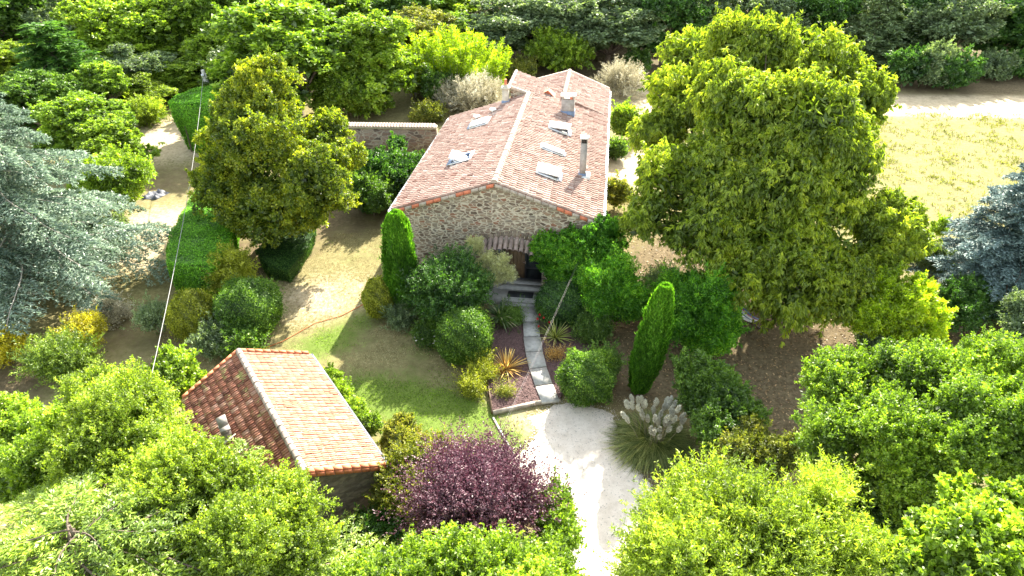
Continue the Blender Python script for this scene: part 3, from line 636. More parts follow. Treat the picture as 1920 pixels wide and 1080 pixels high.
roof_plane(mb, WX, EZ, 0, RZ, 0, L1, inhole(1))
roof_plane(mb, WX+.02, EZ, -1.3, RZ+SL*1.3+.02, L1+.02, 18.5)
roof_plane(mb, WX, EZ+.05, 2.3, 5.72, 15.9, L2)
roof_plane(mb, -1.8, 4.5, 2.3, 5.72, 18.52, L2)
roof = mb.build('roof', [M['tile'], M['tilebed']], house, False)
def ridge(mb, a_, b_, r=.17, step=.4, rg=rg):
    a_, b_ = np.array(a_, float), np.array(b_, float); n = max(1, int(np.linalg.norm(b_-a_)/step)); d = (b_-a_)/n; D = unit(d); S = unit(np.cross(D, UP)); Nn = np.cross(S, D)
    th = np.linspace(-.15, math.pi+.15, 9)
    for i in range(n):
        p = a_+d*i+UP*rg.normal()*.006; q = p+d*1.12
        V = [p+S*math.cos(a)*r*1.06+Nn*(math.sin(a)*r+.02) for a in th]+[q+S*math.cos(a)*r*.93+Nn*math.sin(a)*r*.92 for a in th]
        mb.add(V, [(k, k+1, 10+k, 9+k) for k in range(8)], 0, rg.random())
        mb.add([p+Nn*.0]+V[:9], [(0, k+1, k) for k in range(1, 9)], 0, .4)
for ra, rb_, rr_ in (((0, -.04, RZ+.03), (0, L1, RZ+.03), .17), ((2.3, 15.9, 5.75), (2.3, L2, 5.75), .17), ((-1.3, 14.7, 6.72), (-1.3, 18.5, 6.72), .12)):
    rm = MB(); ridge(rm, ra, rb_, rr_); rm.build('ridge_cap', M['ridge'], roof)
# mortared verges
vmat = [plain('verge_mortar', (.48, .40, .33), .9, 0, .25, 6, .4, .35), M['terra']]
for (xa, za, xb, zb, y) in ((-WX, EZ, 0, RZ, 0), (WX, EZ, 0, RZ, 0)):
    n = 14; vb = MB()
    for i in range(n):
        t0, t1 = i/n, (i+1)/n-.006; x0_, x1_ = xa+(xb-xa)*t0, xa+(xb-xa)*t1; z0_, z1_ = za+(zb-za)*t0, za+(zb-za)*t1
        vb.obox((x0_, y-.035, z0_-.20), (x1_-x0_, 0, z1_-z0_), (0, .25, 0), (0, 0, .19), 0 if rg.random() < .8 else 1, rg.random())
    vb.build('verge', vmat, roof)
for (xa, za, xb, zb) in ((2.3, 5.76, WX, EZ+.1), (2.3, 5.76, -1.8, 4.55)): vb = MB(); vb.obox((xa, L2-.02, za-.08), (xb-xa, 0, zb-za), (0, .18, 0), (0, 0, .16), 0, .9); vb.build('verge', vmat, roof)
vb = MB(); vb.obox((-1.32, L1-.12, 6.62), (1.4, 0, -.45), (0, .16, 0), (0, 0, .2), 0, .9)
vb.build('verge', vmat, roof)
for x, y0, y1 in ((WX+.07, 0, L2), (-WX-.07, 0, L1)):
    gt = MB()
    th = np.linspace(math.pi, 2*math.pi, 7)
    V = [(x+.075*math.cos(a), y, EZ+.0+.075*math.sin(a)) for y in (y0, y1) for a in th]
    gt.add(V, [(k, k+1, 8+k, 7+k) for k in range(6)]); gt.add([(v[0]*1., v[1], v[2]-.004) for v in V], [(7+k, 8+k, k+1, k) for k in range(6)])
    gt.build('gutter', M['zinc'], house)
gt = MB(); gt.tube([(WX+.07, .1, EZ-.05), (wx+.06, .12, EZ-.4), (wx+.06, .12, .1)], .045, 7)
gt.build('downpipe', M['zinc'], house)
# roof windows
def skylight(x, y, sl_, sa, op, label):
    sg = -1 if x < 0 else 1; U = np.array((0, 1., 0)); V = unit(np.array((-sg*WX, 0, RZ-EZ))); Nn = np.cross(U, V); Nn *= np.sign(Nn[2])
    c = np.array((x, y, zr(x)))+Nn*.02
    f = MB(); t_ = .09
    o = c-U*sa/2-V*sl_/2
    for a_, b_, cc in ((o, U*sa, V*t_), (o+V*(sl_-t_), U*sa, V*t_), (o+V*t_, U*t_, V*(sl_-2*t_)), (o+V*t_+U*(sa-t_), U*t_, V*(sl_-2*t_))): f.obox(a_, b_, cc, Nn*.15)
    f.add([o+Nn*.02, o+U*sa+Nn*.02, o+U*sa+V*sl_+Nn*.02, o+V*sl_+Nn*.02], [(0, 1, 2, 3)], 1)
    # flashing below the window, pleated
    k = 8
    for i in range(k): f.obox(o-V*.17+U*(sa*i/k)+Nn*.11, U*sa/k*.55, V*.17, Nn*.03, 2)
    f.obox(o-V*.17+Nn*.085, U*sa, V*.17, Nn*.02, 3)
    for s_ in (-.10, sa): f.obox(o+U*s_+Nn*.1, U*.10, V*sl_, Nn*.035, 3)
    f.obox(o+V*sl_-U*.1+Nn*.1, U*(sa+.2), V*.13, Nn*.045, 3)
    fr = f.build('skylight', [M['lead'] if op > .3 else M['zinc'], M['dglass'], M['lead'], M['white']], house, label=label)
    # sash, hinged half-way down the frame or lying shut
    an = op; pv = c+Nn*.17+V*sl_*(.0 if op > .3 else .5)
    V2 = V*math.cos(an)-Nn*math.sin(an); N2 = np.cross(U, V2); N2 *= np.sign(N2[2])
    o2 = pv-V2*sl_*(.5 if op > .3 else 1.)-U*sa/2
    s2 = MB()
    for a_, b_, cc in ((o2, U*sa, V2*.07), (o2+V2*(sl_-.07), U*sa, V2*.07), (o2+V2*.07, U*.07, V2*(sl_-.14)), (o2+V2*.07+U*(sa-.07), U*.07, V2*(sl_-.14))): s2.obox(a_, b_, cc, N2*.06)
    s2.build('sash', M['white'], fr)
    g2 = MB(); g2.obox(o2+V2*.07+U*.07+N2*.02, U*(sa-.14), V2*(sl_-.14), N2*.02); g2.build('pane', M['glass'], fr)
for key, lb_ in (('a', 'closed square skylight high on the left slope, nearest the far end'), ('b', 'skylight tilted open on the left slope'), ('c', 'skylight propped slightly open on the right slope'), ('d', 'narrow low skylight on the right slope'), ('e', 'square skylight on the right slope nearest the gable')):
    skylight(*sk[key], lb_)
# chimneys
def stack(x, y, w_, d_, h_, label, caps, mat='chim', base=.1):
    z = zr(x) if y < L1 else RZ-SL*x
    b = MB(); b.box(x-w_/2, x+w_/2, y-d_/2, y+d_/2, z-.4, z+h_)
    c = b.build('chimney', M[mat], roof, label=label)
    f = MB(); f.box(x-w_/2-.035, x+w_/2+.035, y-d_/2-.035, y+d_/2+.035, z-.5, z+.17+w_*SL*.4); f.build('flashing', M['lead'], roof)
    return z
z = stack(4.17, 4.75, .36, .36, 1.95, 'tall slim rendered chimney with a blackened top near the right eave', 1)
c = MB()
for sx in (-1, 1): c.box(4.17+sx*.15-.03, 4.17+sx*.15+.03, 4.6, 4.9, z+1.95, z+2.2)
c.box(4.0, 4.34, 4.92, 4.94, z+1.952, z+2.195, 1); c.box(3.94, 4.40, 4.53, 4.97, z+2.2, z+2.27, 2); c.box(4.03, 4.31, 4.6, 4.91, z+1.951, z+2.19, 1)
c.build('chimney_cap', [M['chim'], M['soot'], M['white']], roof)
c = MB(); c.box(3.75, 4.6, 4.35, 5.15, zr(4.17)-.12, zr(4.17)+.09); c.build('chimney_flashing', M['white'], roof)
z = stack(2.75, 13.7, .85, .5, 1.05, 'wide square grey chimney by the far end of the roof', 1)
c = MB()
for sx, sy in ((-1, -1), (1, -1), (-1, 1), (1, 1)): c.box(2.75+sx*.36-.06, 2.75+sx*.36+.06, 13.7+sy*.18-.06, 13.7+sy*.18+.06, z+1.05, z+1.25)
c.box(2.25, 3.25, 13.38, 14.02, z+1.25, z+1.33, 1); c.tube([(2.95, 13.6, z+1.0), (2.95, 13.6, z+1.24)], .1, 10, 2); c.build('chimney_cap', [M['chim'], M['white'], M['terra']], roof)
z = stack(-1.45, 14.1, .42, .42, 1.0, 'small pale chimney with a red clay pot on the left slope', 1, 'render')
c = MB(); c.box(-1.75, -1.15, 13.8, 14.4, z+1.0, z+1.08); c.tube([(-1.45, 14.1, z+1.08), (-1.45, 14.1, z+1.25)], [.2, .12], 10); c.tube([(-1.45, 14.1, z+1.2), (-1.45, 14.1, z+1.6)], [.1, .085], 10, 1)
c.build('chimney_cap', [M['render'], M['terra']], roof)
for x, y in ((-2.1, 12.7), (-3.1, 12.2)):
    c = MB(); z = zr(x); c.tube([(x, y, z), (x, y, z+.22)], .09, 10); c.tube([(x, y, z+.22), (x, y, z+.28), (x, y, z+.34)], [.24, .22, .04], 12); c.build('roof_vent', M['white'], roof)
# small tile hood on the far slope
c = MB()
ox, oy = 1.25, 16.1; z = RZ-SL*ox
c.add([(ox-.5, oy-.35, z+.15), (ox, oy-.4, z+.42), (ox, oy+.5, z+.35), (ox-.5, oy+.5, z+.1)], [(0, 1, 2, 3)]); c.add([(ox+.5, oy-.35, z-.1), (ox, oy-.4, z+.42), (ox, oy+.5, z+.35), (ox+.5, oy+.5, z-.1)], [(3, 2, 1, 0)])
c.add([(ox-.4, oy-.2, z+.1), (ox, oy-.2, z+.38), (ox+.4, oy-.2, z-.1)], [(0, 1, 2)]); c.build('roof_hood', M['terra'], roof)
# door
db = MB(); yb = wy+.5
fr = lambda x0, x1, z0, z1, y=yb, d=.08, m=0: db.box(x0, x1, y, y+d, z0, z1, m)
fr(dx0, dx1, dz0, dz0+.07); fr(dx0, dx0+.08, dz0+.07, dza+.02); fr(dx1-.08, dx1, dz0+.07, dza+.02)
for x in (.30, 1.48): fr(x, x+.09, dz0+.07, dza, yb-.012)
fr(dx0+.08, .30, 1.0, 1.08); fr(dx0+.08, .30, 2.2, 2.5); fr(.39, 1.48, 2.22, 2.5); fr(1.57, dx1-.08, 2.2, 2.5); fr(1.57, dx1-.08, 1.05, 1.13)
door = db.build('door', M['doorframe'], house, label='dark framed glazed entrance door under the stone arch')
g2 = MB(); g2.box(dx0+.08, .30, yb+.03, yb+.05, dz0+.07, dza); g2.build('pane', M['dglass'], door)
g2 = MB(); g2.box(1.57, dx1-.08, yb+.03, yb+.05, dz0+.07, dza); g2.build('pane', M['dglass'], door)
g2 = MB(); g2.box(.39, 1.48, yb+.02, yb+.06, dz0+.07, 2.22)
for i in range(5): g2.box(.42+i*.21, .60+i*.21, yb+.005, yb+.02, dz0+.1, 2.2, 0)
g2.build('door_leaf', M['wood'], door)
g2 = MB(); g2.box(1.50, 1.53, yb-.06, yb-.012, 1.38, 1.52); g2.box(1.40, 1.53, yb-.08, yb-.06, 1.44, 1.47); g2.build('handle', M['ridge'], door)
# step and landing
g2 = MB(); g2.box(dx0-.15, dx1+.1, -.22, wy+.0, -.1, .35); g2.box(dx0+.02, dx1-.02, wy+.0, wy+.49, .30, .365); g2.build('doorstep', M['slab'], house)
g2 = MB(); g2.box(dx0-.1, 2.3, -1.35, -.23, -.05, .26); g2.box(.6, 2.25, -1.62, -1.36, -.05, .25); g2.build('landing', M['slab'], house)
c_ = math.cos(R(-7.7)); s_ = math.sin(R(-7.7))
def HW(x, y, z=0.): return np.array((hp0[0]+x*c_-y*s_, hp0[1]+x*s_+y*c_, z))
mt = MB(); mo = HW(.75, -.95, .262); mt.obox(mo, np.array((c_, s_, 0))*1.35, np.array((-s_, c_, 0))*.55, UP*.025)
tag(mt.build('doormat', M['dark']), 'dark rectangular doormat on the landing before the door', 'doormat')
# tile canopy over the door
cn = MB(); rg = np.random.default_rng(3); th = np.linspace(0, math.pi, 7)
for i in range(10):
    x = -.52+i*.275; zc = 2.88+.30*math.sin(math.pi*(i+.5)/10)
    for j in range(2):
        a0 = np.array((x, wy-.02-.36*j, zc-.16*j)); a1 = a0+np.array((0, -.42, -.2))
        V = [a0+np.array((math.cos(a)*.10, 0, math.sin(a)*.10)) for a in th]+[a1+np.array((math.cos(a)*.125, 0, math.sin(a)*.125)) for a in th]
        cn.add(V, [(k, 7+k, 8+k, k+1) for k in range(6)], 0, rg.random())
        cn.add([v-np.array((0, 0, .02)) for v in V], [(k, k+1, 8+k, 7+k) for k in range(6)], 0, rg.random())
V = [(-.7+2.9*t, wy-.03, 2.62+0*t) for t in (0, 1)]
for i in range(10):
    x = -.66+i*.28; cn.box(x, x+.27, wy-.06, wy-.005, 2.55+.25*math.sin(math.pi*(i+.5)/10), 2.87+.30*math.sin(math.pi*(i+.5)/10), 2)
cn.build('door_canopy', [plain('old_canopy_tiles', (.36, .27, .23), .9, 0, .35, 6, .4, .4), M['wood'], M['render']], house)
# ------------------------------------------------------------------ garden wall behind the house
q0, q1 = P(640, 304), HW(-5.2, 17.9); q0 = np.array((-15.4, 49.3, 0)); q1 = np.array((-5.6, 48.9, 0))
gw = thing('garden_wall', 'rubble stone garden wall with a pale tile coping left of the house', 'wall', tuple(q0))
d = q1-q0; D = unit(d); S = np.array((-D[1], D[0], 0)); hw = hgt(240, 49.2)
mb = MB(); mb.obox(q0-UP*.1, d, S*.45, UP*(hw+.1)); mb.build('wall', M['gwall'], gw)
mb = MB(); mb.obox(q0+UP*(hw+.003)-S*.07, d, S*.6, UP*.16); mb.build('render_band', M['render'], gw)
cp = MB(); nc_ = int(np.linalg.norm(d)/.22); th = np.linspace(0, math.pi, 6)
for i in range(nc_):
    for sg in (-1, 1):
        c = q0+D*(i+.5)*.22+S*.22+UP*(hw+.30); e = c+S*sg*.42-UP*.14
        V = [c+D*math.cos(a)*.1+UP*math.sin(a)*.09 for a in th]+[e+D*math.cos(a)*.115+UP*math.sin(a)*.09 for a in th]
        cp.add(V, [(k, k+1, 7+k, 6+k) if sg > 0 else (k+1, k, 6+k, 7+k) for k in range(5)], 0, rg.random())
cp.build('coping', M['ridge'], gw)
# wall return at the left, mostly behind the golden oak
# ------------------------------------------------------------------ outbuilding with mossy roof
sf = P(722, 872, 2.6); sb_ = P(580, 665, 2.6); ax = unit((sb_-sf)*np.array((1, 1, 0))); SLEN = float(np.linalg.norm((sb_-sf)[:2])); ayaw = math.atan2(-ax[0], ax[1])
SW = 2.45; perp = np.array((ax[1], -ax[0], 0)); so = sf-perp*SW; so[2] = 0
shed = thing('outbuilding', 'small stone outbuilding with a mossy orange tile roof', 'outbuilding', tuple(so), ayaw)
SE, SR, rx_ = 2.6, 3.85, -.12
mb = MB(); a_, b_ = .2, SLEN-.2; X0, X1 = -SW+.15, SW-.15
zz = lambda x: SR-(SR-SE)*abs(x-rx_)/(SW+(rx_ if x < rx_ else -rx_))-.1
for y in (a_, b_): mb.add([(X0, y, -.2), (X1, y, -.2), (X1, y, zz(X1)), (rx_, y, zz(rx_)), (X0, y, zz(X0))], [(0, 1, 2, 3, 4)])
for x in (X0, X1): mb.add([(x, a_, -.2), (x, b_, -.2), (x, b_, zz(x)), (x, a_, zz(x))], [(0, 1, 2, 3)])
mb.build('wall', M['shedwall'], shed)
rg = np.random.default_rng(21)
def flat_tiles(mb, x0, z0, x1, z1, y0, y1, rows, w_, m, lift, rg):
    V = np.array((x1-x0, 0, z1-z0)); ln = np.linalg.norm(V); V = V/ln; U = np.array((0, 1., 0)); Nn = np.cross(U, V); Nn *= np.sign(Nn[2])
    mb.obox(np.array((x0, y0, z0))-Nn*.10, V*ln, U*(y1-y0), Nn*.09, 2)
    n = int((y1-y0)/w_); w_ = (y1-y0)/n; pv = ln/rows
    for j in range(rows):
        for i in range(n):
            o = np.array((x0, y0, z0))+U*(i*w_+.004)+V*(j*pv-.03+rg.normal()*.005)+Nn*(rg.normal()*.004)
            u = U*(w_-.012); v = V*(pv+.07)-Nn*lift; r_ = rg.random()
            mb.obox(o+Nn*lift, u, v, Nn*.028, m, r_)
            mb.obox(o+Nn*(lift+.028), U*w_*.17, v, Nn*.024, m, r_)
            mb.obox(o+Nn*(lift+.028)+U*w_*.5, U*w_*.12, v, Nn*.014, m, r_)
mb = MB()
flat_tiles(mb, -SW, SE, rx_, SR, 0, SLEN, 9, .225, 0, .05, rg)
flat_tiles(mb, SW, SE, rx_, SR, 0, SLEN, 11, .2, 1, .022, rg)
sroof = mb.build('roof', [M['shedL'], M['shedR'], M['wood']], shed)
rm = MB(); ridge(rm, (rx_, -.05, SR+.03), (rx_, SLEN+.05, SR+.03), .12, .33, rg); rm.build('ridge_cap', plain('old_ridge', (.50, .40, .34), .9, 0, .35, 4, .3, .5), sroof)
for y in (-.04, SLEN+.04):
    rm = MB()
    for s in (-1, 1):
        n = 9
        for i in range(n):
            t0, t1 = i/n, (i+.93)/n; p = np.array((rx_+(s*SW-rx_)*(1-t0), y, SE+(SR-SE)*t0)); q = np.array((rx_+(s*SW-rx_)*(1-t1), y, SE+(SR-SE)*t1))
            rm.obox(p+UP*.055+np.array((0, -.07, 0)), q-p, (0, .16, 0), UP*.06, 0, rg.random()); rm.obox(p+np.array((0, -.09 if y < 1 else .05, -.12)), q-p, (0, .035, 0), UP*.17, 0, rg.random()*.5)
    rm.build('verge', M['orange'], sroof)
gt = MB(); th = np.linspace(math.pi, 2*math.pi, 7); V = [(SW+.08+.07*math.cos(a), y, SE-.01+.07*math.sin(a)) for y in (-.1, SLEN+.1) for a in th]
gt.add(V, [(k, k+1, 8+k, 7+k) for k in range(6)]); gt.add([(v[0], v[1], v[2]-.005) for v in V], [(7+k, 8+k, k+1, k) for k in range(6)]); gt.build('gutter', M['zinc'], shed)
# broken stone chimney stub on the mossy slope
pc = P(425, 815, 3.1); rel = pc-so; lx = rel[0]*perp[0]+rel[1]*perp[1]; ly = rel[0]*ax[0]+rel[1]*ax[1]
zc = zz(lx)+.1; c = MB(); c.box(lx-.15, lx+.15, ly-.18, ly+.18, zc-.3, zc+.38); st = c.build('chimney', M['shedwall'], sroof, label='short stone chimney with a leaning slate cap')
c = MB(); c.obox((lx-.17, ly-.19, zc+.383), (.33, 0, .0), (.0, .38, .0), (0, 0, .03)); c.obox((lx-.16, ly+.0, zc+.42), (.30, .05, 0), (.0, .22, .30), (.02, .03, -.03)); c.build('chimney_cap', M['chim'], sroof)
c = MB(); c.obox((lx+.2, ly-.3, zc-.0), (.12, 0, .06), (0, .55, 0), (0, 0, .05)); c.obox((lx-.2, ly-.36, zc-.06), (.45, 0, .2), (0, .13, 0), (0, 0, .07)); c.build('flashing', M['render'], sroof)
# ------------------------------------------------------------------ pole, wires, hose, lounger, tarp
zp = hgt(131, 56.5); pb_ = P(380, 131, zp)
po = thing('utility_pole', 'pale weathered utility pole rising behind the tall dark hedge', 'pole', (pb_[0], pb_[1], 0))
mb = MB(); mb.tube([(pb_[0], pb_[1], -.1), (pb_[0], pb_[1], zp)], [.20, .14], 10); mb.tube([(pb_[0]+.33, pb_[1]+.2, -.1), (pb_[0]+.1, pb_[1]+.05, zp-.3)], [.15, .1], 8); mb.build('post', M['pole'], po)
mb = MB(); mb.box(pb_[0]-.12, pb_[0]+.12, pb_[1]-.26, pb_[1]-.1, zp-.5, zp-.3); mb.tube([(pb_[0], pb_[1]-.28, zp-.4), (pb_[0], pb_[1]-.4, zp-.4)], .05, 8); mb.build('bracket', M['zinc'], po)
def wire(name, a_, b_, sag, r, mat, label, cat, n=28):
    t = np.linspace(0, 1, n)[:, None]; p = a_+(b_-a_)*t-UP*4*sag*t*(1-t); mb = MB(); mb.tube(p, r, 6); tag(mb.build(name, mat, None, True), label, cat)
wa = P(381, 143, zp-.4); wb = P(262, 800, 4.2)
wire('overhead_cable', wa, wb, .8, .014, M['cable'], 'thick pale twisted cable hanging from the pole down over the lawn', 'cable')
h0 = P(1098, 455, 3.0); pe = P(885, 915, 3.4)
wire('overhead_wire', h0, pe, .30, .0025, M['wire'], 'thin pale wire running from the climber down to the purple plum, left of its twin', 'wire')
wire('overhead_wire', h0+np.array((.08, 0, .05)), pe+np.array((.10, 0, .02)), .22, .0025, plain('mauve_cable', (.22, .17, .19), .6), 'thin mauve wire running from the climber down to the purple plum, right of its twin', 'wire')
hp = [P(*q, .03) for q in ((405, 700), (450, 688), (490, 655), (530, 640), (590, 606), (640, 592), (690, 566))]
mb = MB(); mb.tube(hp, .018, 6); tag(mb.build('garden_hose', M['hose'], None, True), 'thin orange hose lying across the dry lawn behind the outbuilding', 'hose')
# striped lounger on a black frame
lo = P(1395, 612); lg = thing('sun_lounger', 'striped sling lounger on a black curved frame in the shade of the chestnut', 'lounger', tuple(lo))
A = P(1420, 602, .62); B_ = P(1368, 545, 1.05); t = np.linspace(0, 1, 14); axl = (B_-A); wd = unit(np.array((-axl[1], axl[0], 0)))*.32*-1
mid = A+axl*t[:, None]-UP*(.42*4*t*(1-t))[:, None]*.9
mb = MB(); k = 9
for i in range(13):
    for j in range(k):
        f0, f1 = j/k*2-1, (j+1)/k*2-1
        for dz, fl in ((0, 0), (-.012, 1)):
            V = [mid[i]+wd*f0+UP*dz, mid[i]+wd*f1+UP*dz, mid[i+1]+wd*f1+UP*dz, mid[i+1]+wd*f0+UP*dz]
            mb.add(V if not fl else V[::-1], [(0, 1, 2, 3)], 0, (j+.5)/k)
mb.build('sling', M['stripes'], lg)
mb = MB()
C0 = (A+B_)/2; C0[2] = .04
for sg in (-1, 1):
    o_ = wd*sg*1.06
    mb.tube([A+o_, A*.55+C0*.45+o_*1-UP*.12, C0-axl*np.array((1, 1, 0))*.12+o_], .022, 6); mb.tube([B_+o_, B_*.5+C0*.5+o_-UP*.1, C0+axl*np.array((1, 1, 0))*.12+o_], .022, 6)
    mb.tube([C0-axl*np.array((1, 1, 0))*.5+o_*1.0, C0+axl*np.array((1, 1, 0))*.5+o_*1.0], .022, 6)
mb.tube([A-wd*1.06, A+wd*1.06], .022, 6); mb.tube([B_-wd*1.06, B_+wd*1.06], .022, 6)
mb.build('frame', M['dark'], lg)
# folded tarpaulins at the path edge
for i, (x, y, lbl) in enumerate(((292, 367, 'crumpled grey tarpaulin lying on the dirt track under the cedar'), )):
    c = P(x, y); rg = np.random.default_rng(4); n = 12; u = np.linspace(-.5, .5, n); UU, VV = np.meshgrid(u, u)
    Z = .12+.10*np.sin(UU*9+VV*4)+.07*rg.normal(size=UU.shape); Z[[0, -1]] = .02; Z[:, [0, -1]] = .02
    V = np.stack([c[0]+UU*1.1+VV*.5, c[1]+VV*1.2-UU*.2, Z], -1).reshape(-1, 3); F = [(a*n+b, a*n+b+1, (a+1)*n+b+1, (a+1)*n+b) for a in range(n-1) for b in range(n-1)]
    mb = MB(); mb.add(V, F); tag(mb.build('tarpaulin', M['tarp']), lbl, 'tarpaulin')
# terrace things behind the house on the right
c = P(1150, 300); tb_ = thing('garden_table', 'small round metal garden table on the pale terrace right of the house', 'table', (c[0]-.2, c[1]+.6, 0))
mb = MB(); mb.tube([(c[0]-.2, c[1]+.6, .70), (c[0]-.2, c[1]+.6, .73)], .45, 20); mb.build('tabletop', M['dark'], tb_)
for k in range(3):
    mb = MB(); a = k*2.1; mb.tube([(c[0]-.2, c[1]+.6, .7), (c[0]-.2+.35*math.cos(a), c[1]+.6+.35*math.sin(a), 0)], .02, 6); mb.build('leg', M['dark'], tb_)
c = P(1146, 345); pt_ = thing('plant_pot', 'dark round pot on the pale terrace beside the house wall', 'pot', tuple(c))
mb = MB(); mb.tube([c, c+UP*.25, c+UP*.42], [.2, .28, .26], 14); mb.build('pot', M['terra'], pt_); mb = MB(); blades(mb, c+UP*.4, 22, .4, .03, np.random.default_rng(1)); mb.build('leaves', G['strap'], pt_)
# ------------------------------------------------------------------ trees of the garden
# golden evergreen oak
tree('evergreen_oak', 'tall golden green evergreen oak between the clipped hedge and the house', 'tree', P(505, 452)[:2],
     lob((500,160,8.8,54),(450,218,7.4,58),(528,215,7.2,46),(490,270,6.4,88),(612,250,6.2,50),(640,292,5.2,42),(585,335,5,72),(438,320,4.8,58),(430,270,5.5,48),(510,385,3.4,74),(595,375,3.6,52),(450,375,3.6,52),(500,415,2.2,56),(560,405,2.3,50),(450,410,2.4,40),(400,350,3.8,36)),
     'golden', 190000, .15, .085, .24, 31, clump=.20, per=16, sub=13, subr=.36, up=.5, fork=.3)
# horse chestnut
tree('horse_chestnut', 'huge horse chestnut with drooping leaves filling the garden right of the house', 'tree', (14.2, 32.6),
     lob((1395,100,11,79),(1305,100,9.9,56),(1490,115,10.6,76),(1563,130,9.7,63),(1618,190,9,56),(1285,190,8.6,67),(1400,210,9.4,94),(1530,230,9.5,99),(1235,250,7.2,47),(1588,290,7.8,61),(1250,330,6.6,59),(1330,330,6.8,81),(1460,340,7,99),(1548,370,6,72),(1220,410,4.8,50),(1310,430,4.6,76),(1430,455,4.4,90),(1528,480,3.8,76),(1500,540,2.8,59),(1578,530,2.8,50),(1390,525,3.4,45),(1470,565,2.3,54),(1550,560,2.2,50)),
     'chestnut', 420000, .24, .068, .42, 33, clump=.26, per=18, hand=6, sub=11, subr=.38, droop=.9, fill=.12, fork=.35, zmin=-.75)
tree('young_chestnut', 'smaller sunlit chestnut at the right edge of the huge horse chestnut', 'tree', P(1665, 560)[:2],
     lob((1655,425,4.6,60),(1690,455,4,42),(1640,480,3.4,52),(1620,410,4.6,42)), 'chestnut', 70000, .22, .065, .12, 34, clump=.2, per=18, hand=6, droop=.7)
# blue cedar
def conifer(name, label, base, h, nb, lf, mat, seed, bark='bark', **kw):
    rg = np.random.default_rng(seed); rt = thing(name, label, 'tree', (base[0], base[1], 0)); lb, tb = MB(), MB()
    fronds(lb, tb, base, h, nb, lf, rg, **kw); tb.build('trunk', M[bark], rt, True); lb.build('crown', G[mat], rt); return rt
conifer('blue_cedar', 'broad blue atlas cedar with sweeping silvery branches at the left edge', P(70, 545)[:2], 11.4, 100, lambda t: 6.9*(1-.82*t**1.25)+.3, 'cedar', 41, 'palebark', z0=.06, rise=.28, droop=.36, ns=24, nw=16, L=.20, W=.055, dens=1.0, trunk_r=.35, sec=.31, secdroop=.4, tuft=.45)
conifer('blue_spruce', 'dense blue spruce beside the dry field at the right edge', P(1890, 575)[:2], 9.9, 150, lambda t: 4.5*(1-.88*t)+.2, 'spruce', 42, 'bark', z0=.03, rise=.32, droop=.30, ns=34, nw=10, L=.2, W=.06, dens=1.3, trunk_r=.22, sec=.34)
conifer('green_cedar', 'green cedar with bare pale twigs in the bottom left corner', P(130, 985, 7.4)[:2], 7.4, 96, lambda t: 6.4*(1-.84*t**2.2)+.25, 'gcedar', 43, 'bark', z0=.25, rise=.20, droop=.34, ns=34, nw=13, L=.13, W=.036, dens=1.15, trunk_r=.10, sec=.34, wr=.5)
# foreground broadleaf trees
def near(name, label, lobes, mat, n, seed, L=.10, W=.055, r0=.14, base=None, cat='tree', **kw):
    C = np.array([l[0] for l in lobes]); b = base if base is not None else C[:, :2].mean(0)
    kw.setdefault('clump', .17); kw.setdefault('per', 14); kw.setdefault('sub', 12); kw.setdefault('subr', .36)
    return tree(name, label, cat, b, lobes, mat, n, L, W, r0, seed, **kw)
near('elm_tree', 'sunlit yellow green elm leaning over the mossy roof of the outbuilding',
     lob((225,785,6,76),(280,840,6,58),(340,915,6,54),(440,945,5.8,52),(545,945,5.6,48),(330,960,5.6,100),(450,1020,5.4,100),(550,1030,5,70),(205,745,5.4,46),(230,900,5,100),(500,985,5.4,60)), 'limey', 460000, 51, .072, .04, .16, gap=.4, rough=.42, sprig=.65, sub=18, subr=.3, base=(-6.6, 11.0))
near('small_elm', 'pale green young tree behind the roof corner of the outbuilding, under the cable',
     lob((325,700,2.8,38),(300,735,2.4,40),(350,735,2.2,32)), 'lime', 26000, 52, .12, .075, .06)
near('foreground_shrub', 'yellow green shrub filling the bottom edge left of the cedar branches',
     lob((20,810,4,56),(120,815,4,52),(60,880,4,80)), 'lime', 60000, 53, .09, .05, .08, cat='shrub')
near('plum_tree', 'dark purple leaved plum tree beside the gravel drive',
     lob((885,905,3.4,30),(840,950,3.2,32),(900,965,3.3,50),(950,935,3.2,32),(975,955,2.8,26),(885,1000,2.6,42),(825,985,2.6,26),(925,895,3.3,20),(855,890,3.2,18)), 'plum', 110000, 54, .08, .042, .1, gap=.15, elong=2.6, clump=.2, sub=9, spread=.9, per=9, rough=.3, base=P(892, 1020)[:2])
near('hornbeam', 'fresh green tree at the bottom edge just below the purple plum',
     lob((850,1065,4.4,36),(890,1100,4.2,46),(790,1090,4,42),(740,1110,4.6,36),(940,1075,4,34),(975,1110,4.4,44),(1025,1090,3.4,36),(690,1120,3.6,36)), 'lime', 130000, 55, .10, .055, .1, elong=1.6)
near('elder_shrub', 'green shrub beside the drive directly right of the purple plum', lob((1035,960,2.6,36),(1045,1005,2.6,38),(1025,1050,2.8,42)), 'hazel', 40000, 56, .10, .055, .06, cat='shrub')
near('gleditsia', 'bright feathery yellow green tree at the bottom edge right of the drive',
     lob((1330,945,6,44),(1275,1000,5.8,52),(1385,1000,6.2,62),(1290,1070,6,72),(1440,1045,6.2,66),(1560,930,6.4,26),(1530,960,6.4,34),(1590,1080,6,50),(1215,1085,5.4,42),(1360,1110,6,76)),
     'limey', 240000, 57, .11, .030, .15, bark='palebark', elong=1.7, clump=.2, gap=.35, rough=.45, sub=18, subr=.3)
